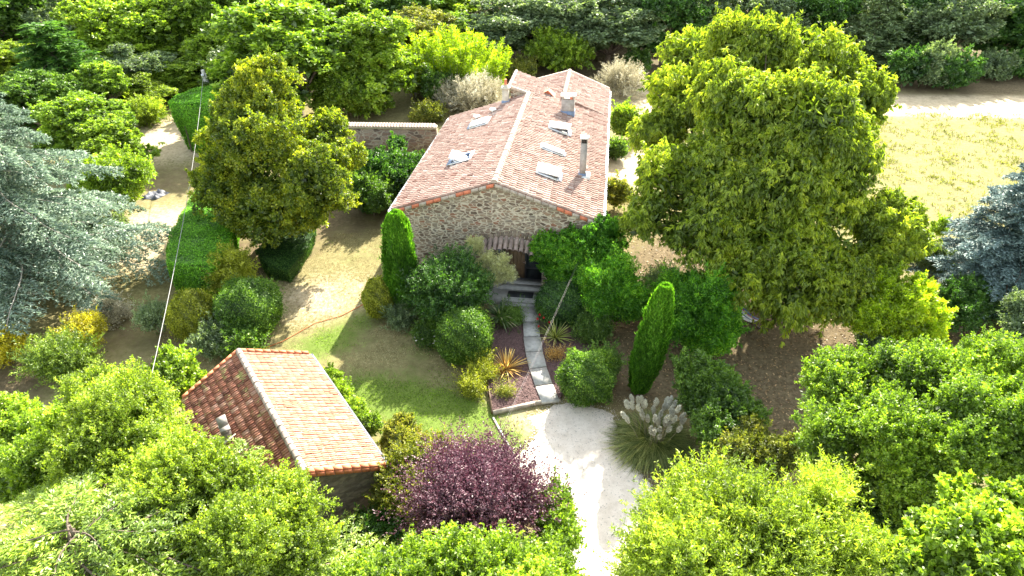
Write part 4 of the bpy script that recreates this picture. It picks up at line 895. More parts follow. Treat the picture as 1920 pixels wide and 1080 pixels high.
near('hazel_tree', 'large spreading green tree filling the right edge below the lawn',
     lob((1570,740,4.4,62),(1660,730,4.6,80),(1760,720,5,84),(1870,700,5.4,84),(1560,810,4.6,64),(1660,820,5,84),(1770,830,5.4,100),(1880,820,5.8,96),(1720,920,4.2,80),(1640,900,4,56)), 'hazel', 360000, 58, .09, .055, .18, gap=.35, rough=.38, sprig=.5, sub=18, subr=.3, base=(11.2, 16.5))
near('maple_tree', 'light green maple with broad leaves in the bottom right corner',
     lob((1790,1000,7,58),(1880,980,7,70),(1740,1060,6.8,60),(1830,1070,7.2,84),(1910,1060,7.2,70)), 'lime', 110000, 59, .12, .11, .14, gap=.35, rough=.35, sub=16, subr=.3)
near('locust_tree', 'pale feathery locust tree cut by the right edge above the hazel', lob((1925,585,4.6,30),(1915,620,4.2,24),(1935,640,3.4,44)), 'greygreen', 26000, 60, .12, .05, .08)
near('olive_bush', 'golden olive bush beside the right eave of the outbuilding', lob((755,815,1.7,32),(780,838,1.4,28),(735,835,1.3,22)), 'olive', 30000, 61, .085, .05, .05, cat='shrub', clump=.1)
near('spirea_shrub', 'yellow green shrub between the outbuilding and the purple plum', lob((770,885,2.0,38),(815,862,1.6,34),(745,935,1.7,34),(780,935,2.0,34)), 'olive', 46000, 62, .09, .05, .06, cat='shrub', clump=.14, elong=1.6)
near('laurel_shrub', 'dark green shrub in the shade below the front wall of the outbuilding', lob((705,1000,1.1,36),(668,1025,1.0,36),(738,1005,1.2,34)), 'dark', 36000, 63, .11, .06, .06, cat='shrub')
near('wall_shrub', 'low fresh green shrub along the right eave of the outbuilding', lob((640,742,1.2,24),(665,775,1.2,26),(620,712,1.1,20),(690,800,1.2,24)), 'lime', 22000, 64, .09, .05, .05, cat='shrub', clump=.1)
near('cherry_laurel', 'dark green shrub on the right of the pampas grass', lob((1330,720,2.2,46),(1365,770,2,50),(1300,700,2.1,34),(1340,810,1.8,44),(1320,760,1.6,40)), 'mid', 50000, 65, .11, .06, .06, cat='shrub')
near('photinia_shrub', 'yellow green shrub between the pampas grass and the large spreading tree', lob((1410,830,2,40),(1380,860,2,36),(1440,870,2,40),(1480,850,2.4,36)), 'olive', 40000, 66, .10, .055, .06, cat='shrub')
near('understorey_shrub', 'dark shrub in the gap between the feathery tree and the maple', lob((1640,965,2.5,56),(1600,935,2.2,44),(1690,945,2.5,50),(1660,1010,2.4,50)), 'mid', 50000, 67, .10, .06, .06, cat='shrub')  # added to fill the gap with dark green shade
# ------------------------------------------------------------------ hedges
def hedge(label, corners, h, under, mat, n, seed, L=.07, W=.045, group=None):
    """clipped hedge; corners of its top as ground positions, the foot set in by `under`"""
    rg = np.random.default_rng(seed); C = [np.array(c[:2], float) for c in corners]; m = sum(C)/len(C)
    rt = thing('clipped_hedge', label, 'hedge', (m[0], m[1], 0), group=group); mb = MB()
    lv = [(0, under), (.25*h, under*.6), (.6*h, under*.15), (.92*h, 0), (h, -.0)]
    def ring(ins, z, shr=0): return [np.array((*(c+unit(m-c)*(ins+shr)), z)) for c in C]
    rings = [ring(i, z, .10) for z, i in lv]; rings[-1] = ring(0, h-.06, .16)
    k = len(C)
    for a, b in zip(rings[:-1], rings[1:]):
        for j in range(k): mb.add([a[j], a[(j+1) % k], b[(j+1) % k], b[j]], [(0, 1, 2, 3)], 0, .1)
    mb.add(rings[-1], [tuple(range(k))], 0, .1)
    P_, N_ = [], []
    R2 = [ring(i, z) for z, i in lv]
    faces = [(R2[q][j], R2[q][(j+1) % k], R2[q+1][(j+1) % k], R2[q+1][j]) for q in range(4) for j in range(k)]
    top = R2[-1]
    for j in range(1, k-1): faces.append((top[0], top[j], top[j+1], top[0]*.5+top[j+1]*.5))
    ar = np.array([np.linalg.norm(np.cross(f[2]-f[0], f[3]-f[1]))/2+1e-4 for f in faces]); cnt = (n*ar/ar.sum()).astype(int)
    for f, c in zip(faces, cnt):
        u, v = rg.random((c, 1)), rg.random((c, 1)); p = (f[0]*(1-u)+f[1]*u)*(1-v)+(f[3]*(1-u)+f[2]*u)*v
        nn = unit(np.cross(f[1]-f[0], f[3]-f[0])+1e-9); out_ = p.mean(0)-np.array((*m, h/2)); nn = nn*np.sign((nn*out_).sum()+1e-9)
        P_.append(p+nn*rg.normal(size=(c, 1))*.035+nn*.05*(np.sin(p[:, :1]*2.3)+np.sin(p[:, 1:2]*3.1+p[:, 2:]*2))); N_.append(np.tile(nn, (c, 1)))
    p = np.concatenate(P_); nn = np.concatenate(N_); q = len(p)
    leafquads(mb, p, unit(rdir(rg, q)*np.where(np.abs(nn) > .6, .35, 1.)+nn*.1), unit(nn+rg.normal(size=(q, 3))*.25), L*rg.uniform(.7, 1.3, q), W, rg.random(q))
    mb.build('foliage', G[mat], rt)
    for j in range(6):
        sb = MB()
        c = C[0]*(1-j/5)*.5+C[-1]*.5*(1-j/5)+(C[k//2-1]+C[k//2])*.5*(j/5); c = c*.9+m*.1; sb.tube([(c[0], c[1], -.1), (c[0], c[1], h*.8)], .05, 6); sb.build('stem', M['bark'], rt)
h1 = 2.3
hedge('long bright green clipped hedge running back along the dirt track', [P(*q, h1) for q in ((312,492), (320,440), (345,392), (372,345), (392,322), (430,330), (440,380), (432,430), (428,472), (398,500), (350,498))], h1, .35, 'hedge', 90000, 71, .085, .05)
h2 = hgt(192, 51.2)
hedge('tall dark flat topped hedge shading the far end of the dirt track', [P(*q, h2) for q in ((317,190), (332,180), (352,170), (375,163), (440,163), (440,195), (385,196), (345,197))], h2, .45, 'hedge', 60000, 72, .12, .07)
shrub('yellow green loose bush touching the near end of the clipped hedge', 440, 555, 44, .95, 'boxy', 30000, .10, .06, 73)
clipped('clipped_ball', 'small upright clipped bush at the foot of the hedge, left one of two', 'bush', 374, 628, 42, 2.3, 'boxy', 17000, .08, .05, 74, 2.2, lump=.06, fray=.25)
clipped('clipped_ball', 'large rounded clipped bush beside the dry lawn, right one of two', 'bush', 476, 618, 56, 2.55, 'box', 22000, .08, .05, 75, 2.7, lump=.05, fray=.15)
shrub('dark straggly shrub of long leaves in front of the two clipped bushes', 420, 655, 46, .5, 'greygreen', 16000, .13, .05, 76)
shrub('low spreading green shrub under the large clipped bush', 455, 655, 50, .42, 'box', 22000, .10, .06, 77)
shrub('thin grey green shrub on the dirt left of the clipped bushes', 305, 628, 34, .9, 'greygreen', 6500, .09, .04, 78, spread=1.)
hedge('low dark hedge curving under the golden oak', [P(*q, .9) for q in ((478,470), (500,500), (540,508), (572,470), (592,430), (575,415), (520,440))], .9, .2, 'dark', 20000, 79)
# left side
shrub('bright glossy laurel beside the dirt track right of the blue cedar', 228, 415, 64, 1.15, 'lime', 70000, .16, .075, 81)
shrub('silvery green laurel shrub at the foot of the blue cedar', 210, 470, 38, .8, 'greygreen', 16000, .13, .06, 82)
shrub('golden yellow shrub at the left edge beneath the blue cedar', 20, 684, 42, .9, 'yellow', 14000, .09, .06, 83)
shrub('golden yellow shrub behind the low spiky conifer', 172, 660, 38, .95, 'yellow', 16000, .08, .05, 84)
shrub('low dense conifer shrub with dark green tufts near the left edge', 122, 702, 46, .5, 'gcedar', 30000, .12, .035, 85, elong=1.4)
shrub('dry brownish shrub under the right tips of the blue cedar', 215, 600, 34, .6, 'silver', 7000, .09, .04, 86)
# by the house
clipped('clipped_oval', 'clipped oval bush with yellowish leaves left of the tall cypress', 'bush', 716, 592, 31, 2.1, 'boxy', 12000, .075, .05, 91, 2.1)
def column(label, px, py, rpx, ytop, seed, lean=0., mat='cypress', n=60000, taper=.6):
    b = P(px, py); h = hgt(ytop, b[1]); r = rpx*mpp(px, py, h/2); rg = np.random.default_rng(seed); rt = thing('cypress', label, 'tree', tuple(b))
    z = rg.random(n)**.9; az = rg.random(n)*6.283
    prof = np.minimum(1, .62+1.6*z)*np.where(z > .6, np.sqrt(np.clip(1-((z-.6)/.42)**2, 0.01, 1))*(1-taper*.15)+.02, 1)
    k = 1+.10*np.sin(az*5+z*6)+.07*np.sin(az*9-z*17+1)+.06*np.sin(az*14+z*31); rr = r*prof*k*(rg.uniform(.84, 1.03, n)+.22*rg.random(n)*(rg.random(n) < .14))
    p = np.stack([b[0]+rr*np.cos(az)+lean*z*h, b[1]+rr*np.sin(az), .12+z*(h-.1)], 1)
    o = np.stack([np.cos(az), np.sin(az), np.zeros(n)], 1); mb = MB()
    leafquads(mb, p, unit(UP*1.1+o*.42+rg.normal(size=p.shape)*.22+np.array((lean*.8, 0, 0))), unit(o+rg.normal(size=p.shape)*.5), .16*rg.uniform(.6, 1.3, n), .05, np.clip(rg.random(n)*.7+.3*z, 0, 1))
    nn = 24; zs = np.linspace(0, 1, 16); V = []; F = []
    for i, zz_ in enumerate(zs):
        pr = min(1, .62+1.6*zz_)*(math.sqrt(max(.01, 1-((zz_-.6)/.42)**2)) if zz_ > .6 else 1)
        for j in range(nn): a = j/nn*6.283; q = r*.80*pr*(1+.10*math.sin(a*5+zz_*6)); V.append((b[0]+q*math.cos(a)+lean*zz_*h, b[1]+q*math.sin(a), .1+zz_*(h-.25)))
    F = [(i*nn+j, i*nn+(j+1) % nn, (i+1)*nn+(j+1) % nn, (i+1)*nn+j) for i in range(15) for j in range(nn)]
    mb.add(V, F, 0, .1); mb.build('crown', G[mat], rt); tb = MB(); tb.tube([b-UP*.1, b+UP*h*.5+np.array((lean*h*.5, 0, 0))], [.09, .05], 8); tb.build('trunk', M['bark'], rt)
column('tall narrow columnar cypress standing against the left corner of the house', 760, 588, 29, 402, 92)
column('leaning bright green columnar cypress in front of the round shrubs right of the path', 1197, 735, 27, 540, 93, lean=.10, taper=1)
shrub('low blue green shrub at the foot of the tall narrow cypress', 757, 606, 30, .5, 'greygreen', 12000, .09, .045, 94)
shrub('big dark green shrub between the tall cypress and the entrance door', 846, 612, 62, 1.02, 'dark', 80000, .12, .05, 95, elong=1.2)
shrub('small shrub with white flower heads beside the dark clipped ball', 805, 640, 24, .7, 'mid', 9000, .09, .05, 96)
clipped('clipped_ball', 'dense round clipped ball bush beside the mulch bed, left of the path', 'bush', 873, 668, 51, 2.35, 'box', 26000, .08, .052, 97, 2.5, lump=.03)
clipped('clipped_ball', 'dark round clipped bush at the right of the path foot by the drive', 'bush', 1098, 742, 48, 2.0, 'box', 22000, .08, .05, 98, 2.3, lump=.07, fray=.3)
shrub('ragged mid green shrub behind the round clipped bush at the path foot', 1128, 715, 30, 1.0, 'mid', 14000, .09, .05, 99)
clipped('clipped_ball', 'dark round clipped bush beside the doorstep, right of the path', 'bush', 1052, 598, 46, 1.9, 'dark', 20000, .08, .05, 100, 2.4, lump=.05, fray=.1)
shrub('low green shrub between the pale yucca and the large dark shrub', 1108, 634, 32, .7, 'mid', 14000, .08, .045, 101)
shrub('tall rounded green shrub under the climber at the right house corner', 1148, 606, 62, 1.0, 'ivy', 70000, .11, .055, 102)
shrub('very large rounded green shrub left of the striped lounger', 1294, 648, 80, .92, 'ivy', 120000, .12, .06, 103)
shrub('dusty green shrub tucked behind the very large rounded shrub', 1240, 575, 40, .9, 'greygreen', 16000, .11, .05, 104)
# climber on the gable: flat against the wall and over the corner
rg = np.random.default_rng(105); lbs = []
for (x, y, z, r) in ((2.45,-.25,2.55,.42),(2.9,-.35,2.9,.7),(3.5,-.45,2.9,.85),(4.3,-.5,3.1,.9),(5.0,-.4,3.6,.75),(5.5,0,4.2,.55),(3.1,-.5,2.0,.7),(3.7,-.8,1.9,.95),(4.6,-.9,2.0,1.1),(5.5,-.6,2.6,1.0),(5.9,.6,3.2,.8),(3.5,-.8,1.2,.7)):
    lbs.append((HW(x, y, z), (r, r*.8, r)))
tree('climbing_wisteria', 'bright green climber covering the right half of the gable beside the door', 'climber', HW(3.9, -.6)[:2], lbs, 'ivy', 130000, .13, .065, .09, 105, droop=.5, clump=.14, parts=('stems', 'foliage'))
rgt = np.random.default_rng(1060); lbs = []
for (x, y, z) in ((-.9,-.9,3.2),(-.65,-1.1,2.95),(-.3,-1.3,2.5),(-.1,-1.4,2.75),(-1.1,-1.2,2.1),(-1.3,-1.3,1.7),(.35,-1.5,2.3),(.15,-1.6,1.95),(-.15,-1.7,1.6),(.8,-1.5,2.05),(.95,-1.5,1.75),(-.6,-1.5,2.3),(.65,-1.4,2.6),(-.5,-1.6,1.8),(.4,-1.6,1.6)): lbs.append((HW(x, y, z), rgt.uniform(.13, .22)))
tree('tamarisk', 'feathery pale tamarisk with cream tufts left of the entrance door', 'shrub', HW(-.6, -1.2)[:2], lbs, 'tamarisk', 30000, .09, .018, .05, 106, clump=.13, elong=1.1, fill=.0, sub=3, spread=1., gap=2, per=8, rough=.3)
# ivy on the garden wall
lbs = [(P(695,330,1.6), 1.4), (P(745,325,1.5), 1.2), (P(700,360,1.4), 1.5), (P(740,350,1.4), 1.3), (P(742,280,2.3), .5), (P(775,330,1.0), .9), (P(690,385,.8), 1.1)]
lbs = [(np.array((c[0], min(c[1]+.8, 48.2), c[2])), r) for c, r in lbs]
tree('wall_ivy', 'dark mass of ivy climbing the garden wall left of the house', 'ivy', (-9.8, 47.2), lbs, 'dark', 60000, .17, .12, .08, 107, parts=('stems', 'foliage'))
shrub('dark evergreen bush on the lawn edge in front of the wall ivy', 702, 405, 40, .95, 'mid', 24000, .13, .08, 108)
# strap-leaved plants in the bed
def rosette(name, label, px, py, n, l, w_, mat, seed, tilt=(.1, 1.25), arch=.5, stem=.0):
    b = P(px, py, .12); rt = thing(name, label, 'plant', tuple(b)); mb = MB(); blades(mb, b+UP*stem, n, l, w_, np.random.default_rng(seed), arch, tilt); mb.build('leaves', G[mat], rt)
    tb = MB(); tb.tube([b-UP*.05, b+UP*(stem+.12)], [.08, .06], 8); tb.build('stem', M['bark'], rt); return rt
rosette('yucca', 'dark green yucca with drooping pale leaf tips left of the path', 938, 606, 90, 1.15, .065, 'strap', 111, (.1, 1.4), .75, .35)
rosette('phormium', 'bronze orange spiky phormium in the middle of the mulch bed', 949, 692, 90, 1.1, .055, 'phormium', 112, (.1, 1.45), .35)
rosette('yucca', 'pale yellow green yucca right of the path beside the red roses', 1041, 636, 85, 1.0, .055, 'yucca', 113, (.1, 1.45), .45, .1)
rosette('agave', 'spiky grey yucca at the drive edge below the pampas grass', 1275, 905, 40, .7, .05, 'strap', 114, (.1, 1.4), .2)
shrub('small round green shrub under the dark yucca by the path', 955, 608, 20, .8, 'mid', 9000, .06, .04, 115)
shrub('tiny green and rust rosette in the front of the mulch bed', 944, 742, 15, .3, 'olive', 3500, .06, .03, 116)
shrub('low rusty ground plant in the bed right of the path', 1040, 672, 17, .25, 'phormium', 3000, .06, .03, 117)
for i, (x, y, r, lb_) in enumerate(((908, 695, 16, 'topmost of three small yellow green bushes edging the mulch bed'), (903, 712, 18, 'middle one of three small yellow green bushes edging the mulch bed'), (884, 735, 20, 'lowest of three small yellow green bushes beside the lawn'))):
    shrub(lb_, x, y, r, .8, 'boxy', 7000, .055, .04, 120+i, group='small yellow bushes edging the bed')
# roses
b = P(1020, 615, .12); rt = thing('rose_bush', 'slender rose bush with red blooms between the path and the pale yucca', 'rose bush', tuple(b)); rg = np.random.default_rng(130)
tb, lb2 = MB(), MB(); tips = []
for x, y, z in ((1008,598,.8),(1012,590,.9),(1020,596,.9),(1035,585,1.0),(1010,612,.6),(1030,604,.7),(1051,584,.9),(1028,572,1.1)):
    e = P(x, y, z); tips.append(e); tb.tube([b, (b+e)/2+UP*.15, e], [.015, .01, .006], 5)
tb.build('stems', M['bark'], rt)
p = np.repeat(np.array(tips), 60, 0)-UP*.15+rg.normal(size=(480, 3))*.13; leafquads(lb2, p, rdir(rg, 480), rdir(rg, 480)+UP, .06, .04, rg.random(480)); lb2.build('foliage', G['mid'], rt)
for e in tips:
    fb = MB(); k = 16; leafquads(fb, np.tile(e, (k, 1)), unit(rdir(rg, k)+UP*.4), rdir(rg, k), .07, .07, rg.random(k)); fb.build('flower', M['flower'], rt)
# white flower heads on shrubs near the ball
rg = np.random.default_rng(131)
b = P(815, 650); rt = thing('hydrangea', 'low plant with small white flower heads at the foot of the clipped ball', 'plant', tuple(b)); mb = MB(); p = b+rg.normal(size=(1500, 3))*np.array((.35, .25, .15))+UP*.35
leafquads(mb, p, rdir(rg, 1500), rdir(rg, 1500)+UP, .09, .06, rg.random(1500)); mb.build('foliage', G['mid'], rt)
for i in range(16):
    e = b+rg.normal(size=3)*np.array((.38, .3, .08))+UP*.7; fb = MB(); leafquads(fb, np.tile(e, (12, 1)), rdir(rg, 12), rdir(rg, 12), .06, .05, rg.random(12)); fb.build('flower_head', M['fwhite'], rt)
# pampas grass
b = P(1222, 835); rt = thing('pampas_grass', 'large pampas grass clump with cream plumes at the right of the drive', 'ornamental grass', tuple(b)); rg = np.random.default_rng(140)
mb = MB(); blades(mb, b, 2600, 1.75, .026, rg, 2.4, (.04, .8), r0=.22, side=.16)
for q in range(14):
    a_ = rg.uniform(0, 6.28); rr_ = rg.uniform(.3, .75); blades(mb, b+np.array((math.cos(a_)*rr_, math.sin(a_)*rr_, 0)), 170, rg.uniform(1.1, 1.6), .026, rg, 2.4, (.04, .75), r0=.1, side=.2); mb.build('leaves', G['pampas'], rt)
for i in range(48):
    az = rg.uniform(0, 6.28); rr = math.sqrt(rg.uniform(.02, 1.15)); e = b+np.array((math.cos(az)*rr*1.1, math.sin(az)*rr*.8, 1.5+rg.uniform(-.35, .45))); s = b+np.array((math.cos(az)*rr, math.sin(az)*rr, 0))*.55+UP*.3; e = e+rg.normal(size=3)*.14
    tb = MB(); dv = unit(e-s); tb.tube([s, (s+e)/2+UP*.1, e], [.012, .009, .006], 5); k = 300
    tt = rg.random(k); pp = e-dv*.1+dv*(tt*.36)[:, None]+rdir(rg, k)*(.07*np.sin(np.pi*np.clip(tt*.9+.08, 0, 1)))[:, None]
    leafquads(tb, pp, unit(dv+rdir(rg, k)*.55), rdir(rg, k), .11, .022, rg.random(k), 1); tb.build('plume', [M['stalk'], G['plume']], rt)
# right side mid ground
near('bright_hornbeam', 'bright sunlit green shrub below the right edge of the chestnut', lob((1690,560,2.6,52),(1725,585,2,44),(1650,585,2,50),(1700,610,1.4,54),(1620,600,1.6,34)), 'bamboo', 60000, 151, .13, .075, .08, cat='shrub')  # bamboo leaf colour stands in for sun on a shaded shrub
near('dark_yew', 'dark green shrub at the foot of the blue spruce', lob((1815,560,1.8,44),(1790,590,1.2,40),(1850,575,1.2,40)), 'dark', 30000, 152, .12, .05, .07, cat='shrub')
near('grey_shrub', 'pale grey green shrub on the field edge between chestnut and spruce', lob((1740,480,1.6,32),(1765,500,1.2,30)), 'greygreen', 14000, 153, .12, .05, .05, cat='shrub')
near('field_sapling', 'small bright sapling alone at the edge of the dry field', lob((1768,420,1.1,12),(1760,430,.8,12)), 'lime', 2400, 154, .14, .06, .02, cat='sapling')
shrub('low bluish creeping juniper under the bright sunlit shrub', 1640, 655, 38, .3, 'greygreen', 10000, .11, .04, 155)
shrub('bright green shrub against the far right wall of the house', 1165, 262, 24, 1.3, 'lime', 14000, .2, .1, 156)
shrub('green bush by the terrace close to the gutter of the house', 1152, 300, 16, 1.0, 'mid', 7000, .16, .09, 157)
shrub('yellowish bush at the right corner of the gable below the eave', 1152, 392, 22, 1.2, 'olive', 9000, .14, .08, 158)
# ------------------------------------------------------------------ woodland behind
def proto(name, mat, n, L, W, seed, kind='round', group=None, **kw):
    """a tree 10 m tall and about 8 m wide standing at the origin; copies are scaled"""
    rg = np.random.default_rng(seed)
    if kind == 'conifer':
        rt = thing(name, 'x', 'tree'); lb, tb = MB(), MB()
        fronds(lb, tb, (0, 0), 10, 84, lambda t: 3.9*(1-.85*t**1.1)+.3, rg, z0=.05, rise=.25, droop=.4, ns=15, nw=7, L=L, W=W, trunk_r=.2, sec=.36); tb.build('trunk', M['bark'], rt, True); lb.build('crown', G[mat], rt); return rt
    lobes = []
    for i in range(15):
        z = rg.uniform(2.4, 8.2); a = i*2.4; q = 2.7*math.sqrt(max(.05, 1-((z-5)/4.6)**2))*rg.uniform(.55, 1)
        lobes.append(((q*math.cos(a), q*math.sin(a), z), rg.uniform(1.2, 1.9)))
    lobes += [((0, 0, 8.5), 1.4), ((0, 0, 5.5), 2.6)]
    return tree(name, 'x', 'tree', (0, 0), lobes, mat, n, L, W, .22, seed, clump=.26, per=12, sub=11, subr=.36, fork=.25, **kw)
protos = {
 'lime': proto('ash_tree', 'lime', 42000, .26, .17, 201), 'mid': proto('oak_tree', 'hazel', 42000, .26, .17, 202), 'dark': proto('evergreen_oak', 'mid', 42000, .26, .16, 203), 'shade': proto('holm_oak', 'dark', 42000, .26, .16, 209),
 'grey': proto('grey_oak', 'greygreen', 42000, .26, .16, 204), 'limey': proto('acacia_tree', 'limey', 42000, .24, .13, 205), 'gconifer': proto('fir_tree', 'dark', 0, .42, .12, 206, 'conifer'),
 'bconifer': proto('pine_tree', 'greygreen', 0, .42, .13, 207, 'conifer'), 'olive': proto('willow_tree', 'olive', 42000, .26, .12, 208)}
used = set()
def wood(px, yb, ytop, wpx, kind, label, group=None, seed=[0]):
    seed[0] += 1; rr = random.Random(seed[0]*7+1); b = P(px, yb); h = hgt(ytop, b[1]+1); wm = wpx*mpp(px, (yb+ytop)/2, h*.5)
    s = wm/8.2*(1.22 if px < 1300 else 1.); sz = h/10
    o = copy_tree(protos[kind], (b[0], b[1], 0), rr.uniform(0, 6.28), s, label, group, sz)
    used.add(kind); return o
W_ = [
 # px, base y, top y, width px, kind, label
 (135,205,35,190,'gconifer','dark spreading fir rising behind the blue cedar, upper left'),
 (20,175,75,120,'limey','pale yellow green tree at the left edge behind the blue cedar'),
 (55,120,-40,170,'dark','dark oak in the top left corner'),
 (225,150,-10,150,'lime','bright green tree on the top edge, right of the dark fir'),
 (330,140,-20,160,'lime','bright green tree on the top edge, above the tall dark hedge'),
 (412,160,50,110,'lime','light green tree behind the utility pole'),
 (255,185,75,130,'grey','greyish green tree below the bright trees of the top left'),
 (335,180,110,110,'lime','low light green tree just left of the pole, behind the dark hedge'),
 (178,300,170,150,'mid','rounded mid green tree between the fir and the blue cedar'),
 (232,330,215,120,'lime','light green small tree above the bright laurel by the dirt track'),
 (90,250,130,140,'dark','dark green tree directly behind the top of the blue cedar'),
 (210,222,110,90,'mid','small dark tree between the fir and the dirt track'),
 (275,205,130,95,'limey','yellow green bushy tree behind the far end of the dirt track'),
 (560,215,-10,250,'mid','large dark green oak behind the golden oak'),
 (450,130,-60,150,'mid','mid green tree on the top edge above the golden oak'),
 (700,205,20,180,'lime','tall bright green tree left of the bamboo'),
 (640,120,-60,160,'mid','green oak on the top edge left of centre'),
 (780,140,14,150,'olive','rounded olive green tree behind the bamboo'),
 (740,100,-50,150,'dark','dark tree on the top edge behind the rounded olive tree'),
 (925,122,-10,170,'grey','grey green oak behind the bamboo, left of the fresh green shrub'),
 (1040,112,-50,170,'grey','grey green oak on the top edge, near the picture centre'),
 (1140,118,-25,190,'grey','broad grey green oak behind the fresh green shrub'),
 (1240,118,-60,130,'shade','shaded dark tree between the broad grey oak and the chestnut'),
 (1330,100,-70,160,'bconifer','shadowed bluish pine behind the left top of the chestnut'),
 (1440,100,-60,150,'grey','grey green tree on the top edge behind the chestnut crown'),
 (1530,105,-50,140,'shade','dark tree on the top edge behind the right of the chestnut'),
 (1625,118,-38,150,'bconifer','dark bluish pine just right of the chestnut top'),
 (1755,120,-42,190,'grey','tall grey green poplar behind the dry field'),
 (1690,112,-45,130,'shade','dark tree behind the tall grey green poplar'),
 (1870,116,-44,180,'shade','dark shaded oak in the top right corner'),
 (160,120,-20,130,'grey','grey green tree in the row behind the dark spreading fir'),
 (290,100,-50,150,'mid','mid green tree behind the two bright trees of the top left'),
 (30,235,140,130,'lime','light green tree at the left edge just above the blue cedar'),
 (480,190,60,120,'grey','greyish tree between the pole and the large dark oak'),
 (640,215,110,120,'lime','light green tree above the left end of the garden wall'),
 (870,125,20,120,'mid','mid green tree just behind the bamboo thicket'),
 (1955,118,-40,150,'mid','dark green tree cut by the right edge above the field'),
]
for a in W_: wood(*a)
i = 0
back = []
rgb = random.Random(5)
for row, (yb, yt) in enumerate(((62, -110), (25, -150))):
    for px in range(-20, 1990, 145):
        i += 1; k = ['mid', 'lime', 'grey', 'lime'][rgb.randrange(4)] if px < 1200 else ['shade', 'bconifer', 'grey'][rgb.randrange(3)]
        wood(px+rgb.uniform(-40, 40)+row*70, yb+rgb.uniform(-8, 8), yt+rgb.uniform(-20, 20), 190, k, 'shaded woodland tree in the close set back rows along the top edge', 'woodland trees along the top edge')
for k, o in protos.items():    # the prototypes themselves are not part of the scene
    for c in list(o.children): bpy.data.objects.remove(c)
    bpy.data.objects.remove(o)
# bamboo, fresh shrub, silvery shrubs
rg = np.random.default_rng(210); b = P(855, 178); rt = thing('bamboo_clump', 'bright yellow green bamboo thicket behind the house', 'bamboo', tuple(b)); cb, tb = MB(), MB()
for i in range(210):
    a = rg.uniform(0, 6.28); q = math.sqrt(rg.random()); x = b[0]+math.cos(a)*q*4.6; y = b[1]+math.sin(a)*q*2.6; hh = rg.uniform(4.2, 6.6)*(1-.3*q*q); ln = np.array((math.cos(a)*q, math.sin(a)*q, 0))*1.3
    t = np.linspace(0, 1, 6)[:, None]; pt = np.array((x, y, 0))+UP*hh*t+ln*t*t; tb.tube(pt, np.linspace(.03, .01, 6), 4)
    k = 330; tt = rg.uniform(.12, 1, k)[:, None]; p = np.array((x, y, 0))+UP*hh*tt+ln*tt*tt+rg.normal(size=(k, 3))*np.array((.26, .26, .12))*(1.15-.8*tt)
    leafquads(cb, p, unit(rdir(rg, k)*.6+UP*.55+ln*.2), rdir(rg, k)+UP*.6, .30*rg.uniform(.7, 1.2, k), .075, np.clip(rg.random(k)*.6+.3*rg.random(), 0, 1))
tb.build('canes', M['palebark'], rt); cb.build('foliage', G['bamboo'], rt)
shrub('fresh green round shrub standing behind the far end of the house roof', 1048, 138, 54, .62, 'lime', 30000, .26, .12, 211, elong=1.5)
shrub('pale silvery bush behind the left slope of the house roof', 900, 214, 46, .55, 'silver', 22000, .2, .035, 212, elong=1.6, spread=1.)
shrub('pale grey bush left of the silvery bush behind the roof', 856, 205, 34, .6, 'silver', 12000, .2, .035, 213, elong=1.6, spread=1.)
shrub('grey leafless looking bush right of the far roof end', 1162, 182, 36, .62, 'silver', 13000, .2, .035, 214, elong=1.8, spread=1.)
shrub('small green bush behind the grey bush right of the far roof', 1190, 140, 26, .8, 'mid', 8000, .24, .12, 215)
shrub('rounded light green bush in front of the tall bright tree above the garden wall', 672, 222, 56, .78, 'lime', 30000, .24, .13, 216)
shrub('dark green bush at the foot of the bamboo', 822, 196, 34, .9, 'mid', 12000, .24, .11, 217)
shrub('low yellowish scrub behind the garden wall coping', 800, 226, 44, .22, 'olive', 12000, .16, .07, 218)
shrub('yellow broom bush left of the tall dark hedge', 276, 234, 30, .55, 'limey', 12000, .2, .05, 219, elong=1.5)
shrub('dark shrub at the corner of the dirt track beneath the fir', 232, 262, 34, .9, 'mid', 10000, .18, .09, 220)
shrub('low green scrub at the edge of the wood behind the far roof', 975, 150, 40, .35, 'olive', 9000, .2, .09, 221)
for i, (x, r, k_, l_) in enumerate(((1690, 40, 'dark', 'dark thicket shrub right beside the chestnut crown at the wood edge'), (1735, 44, 'greygreen', 'grey green thicket shrub at the wood edge above the pale track'), (1790, 46, 'dark', 'dark thicket shrub at the wood edge, middle of the row above the pale track'), (1850, 40, 'greygreen', 'low thicket shrub at the wood edge near the right border'), (1905, 40, 'dark', 'dark thicket shrub at the wood edge cut by the right border'))):
    shrub(l_, x, (164, 162, 165, 148, 146)[i], r, (.75, .8, .7, .55, .5)[i], k_, 14000, .24, .13, 230+i)
# fallen branch
a_ = P(795, 203, .1); b_ = P(860, 190, .4); mb = MB(); mb.tube([a_, (a_+b_)/2+UP*.1, b_], [.1, .09, .05], 6); mb.tube([P(812, 200, .2), P(818, 190, .9)], [.06, .03], 5); tag(mb.build('fallen_branch', M['palebark']), 'bare pale fallen branch on the dry ground below the bamboo', 'branch')
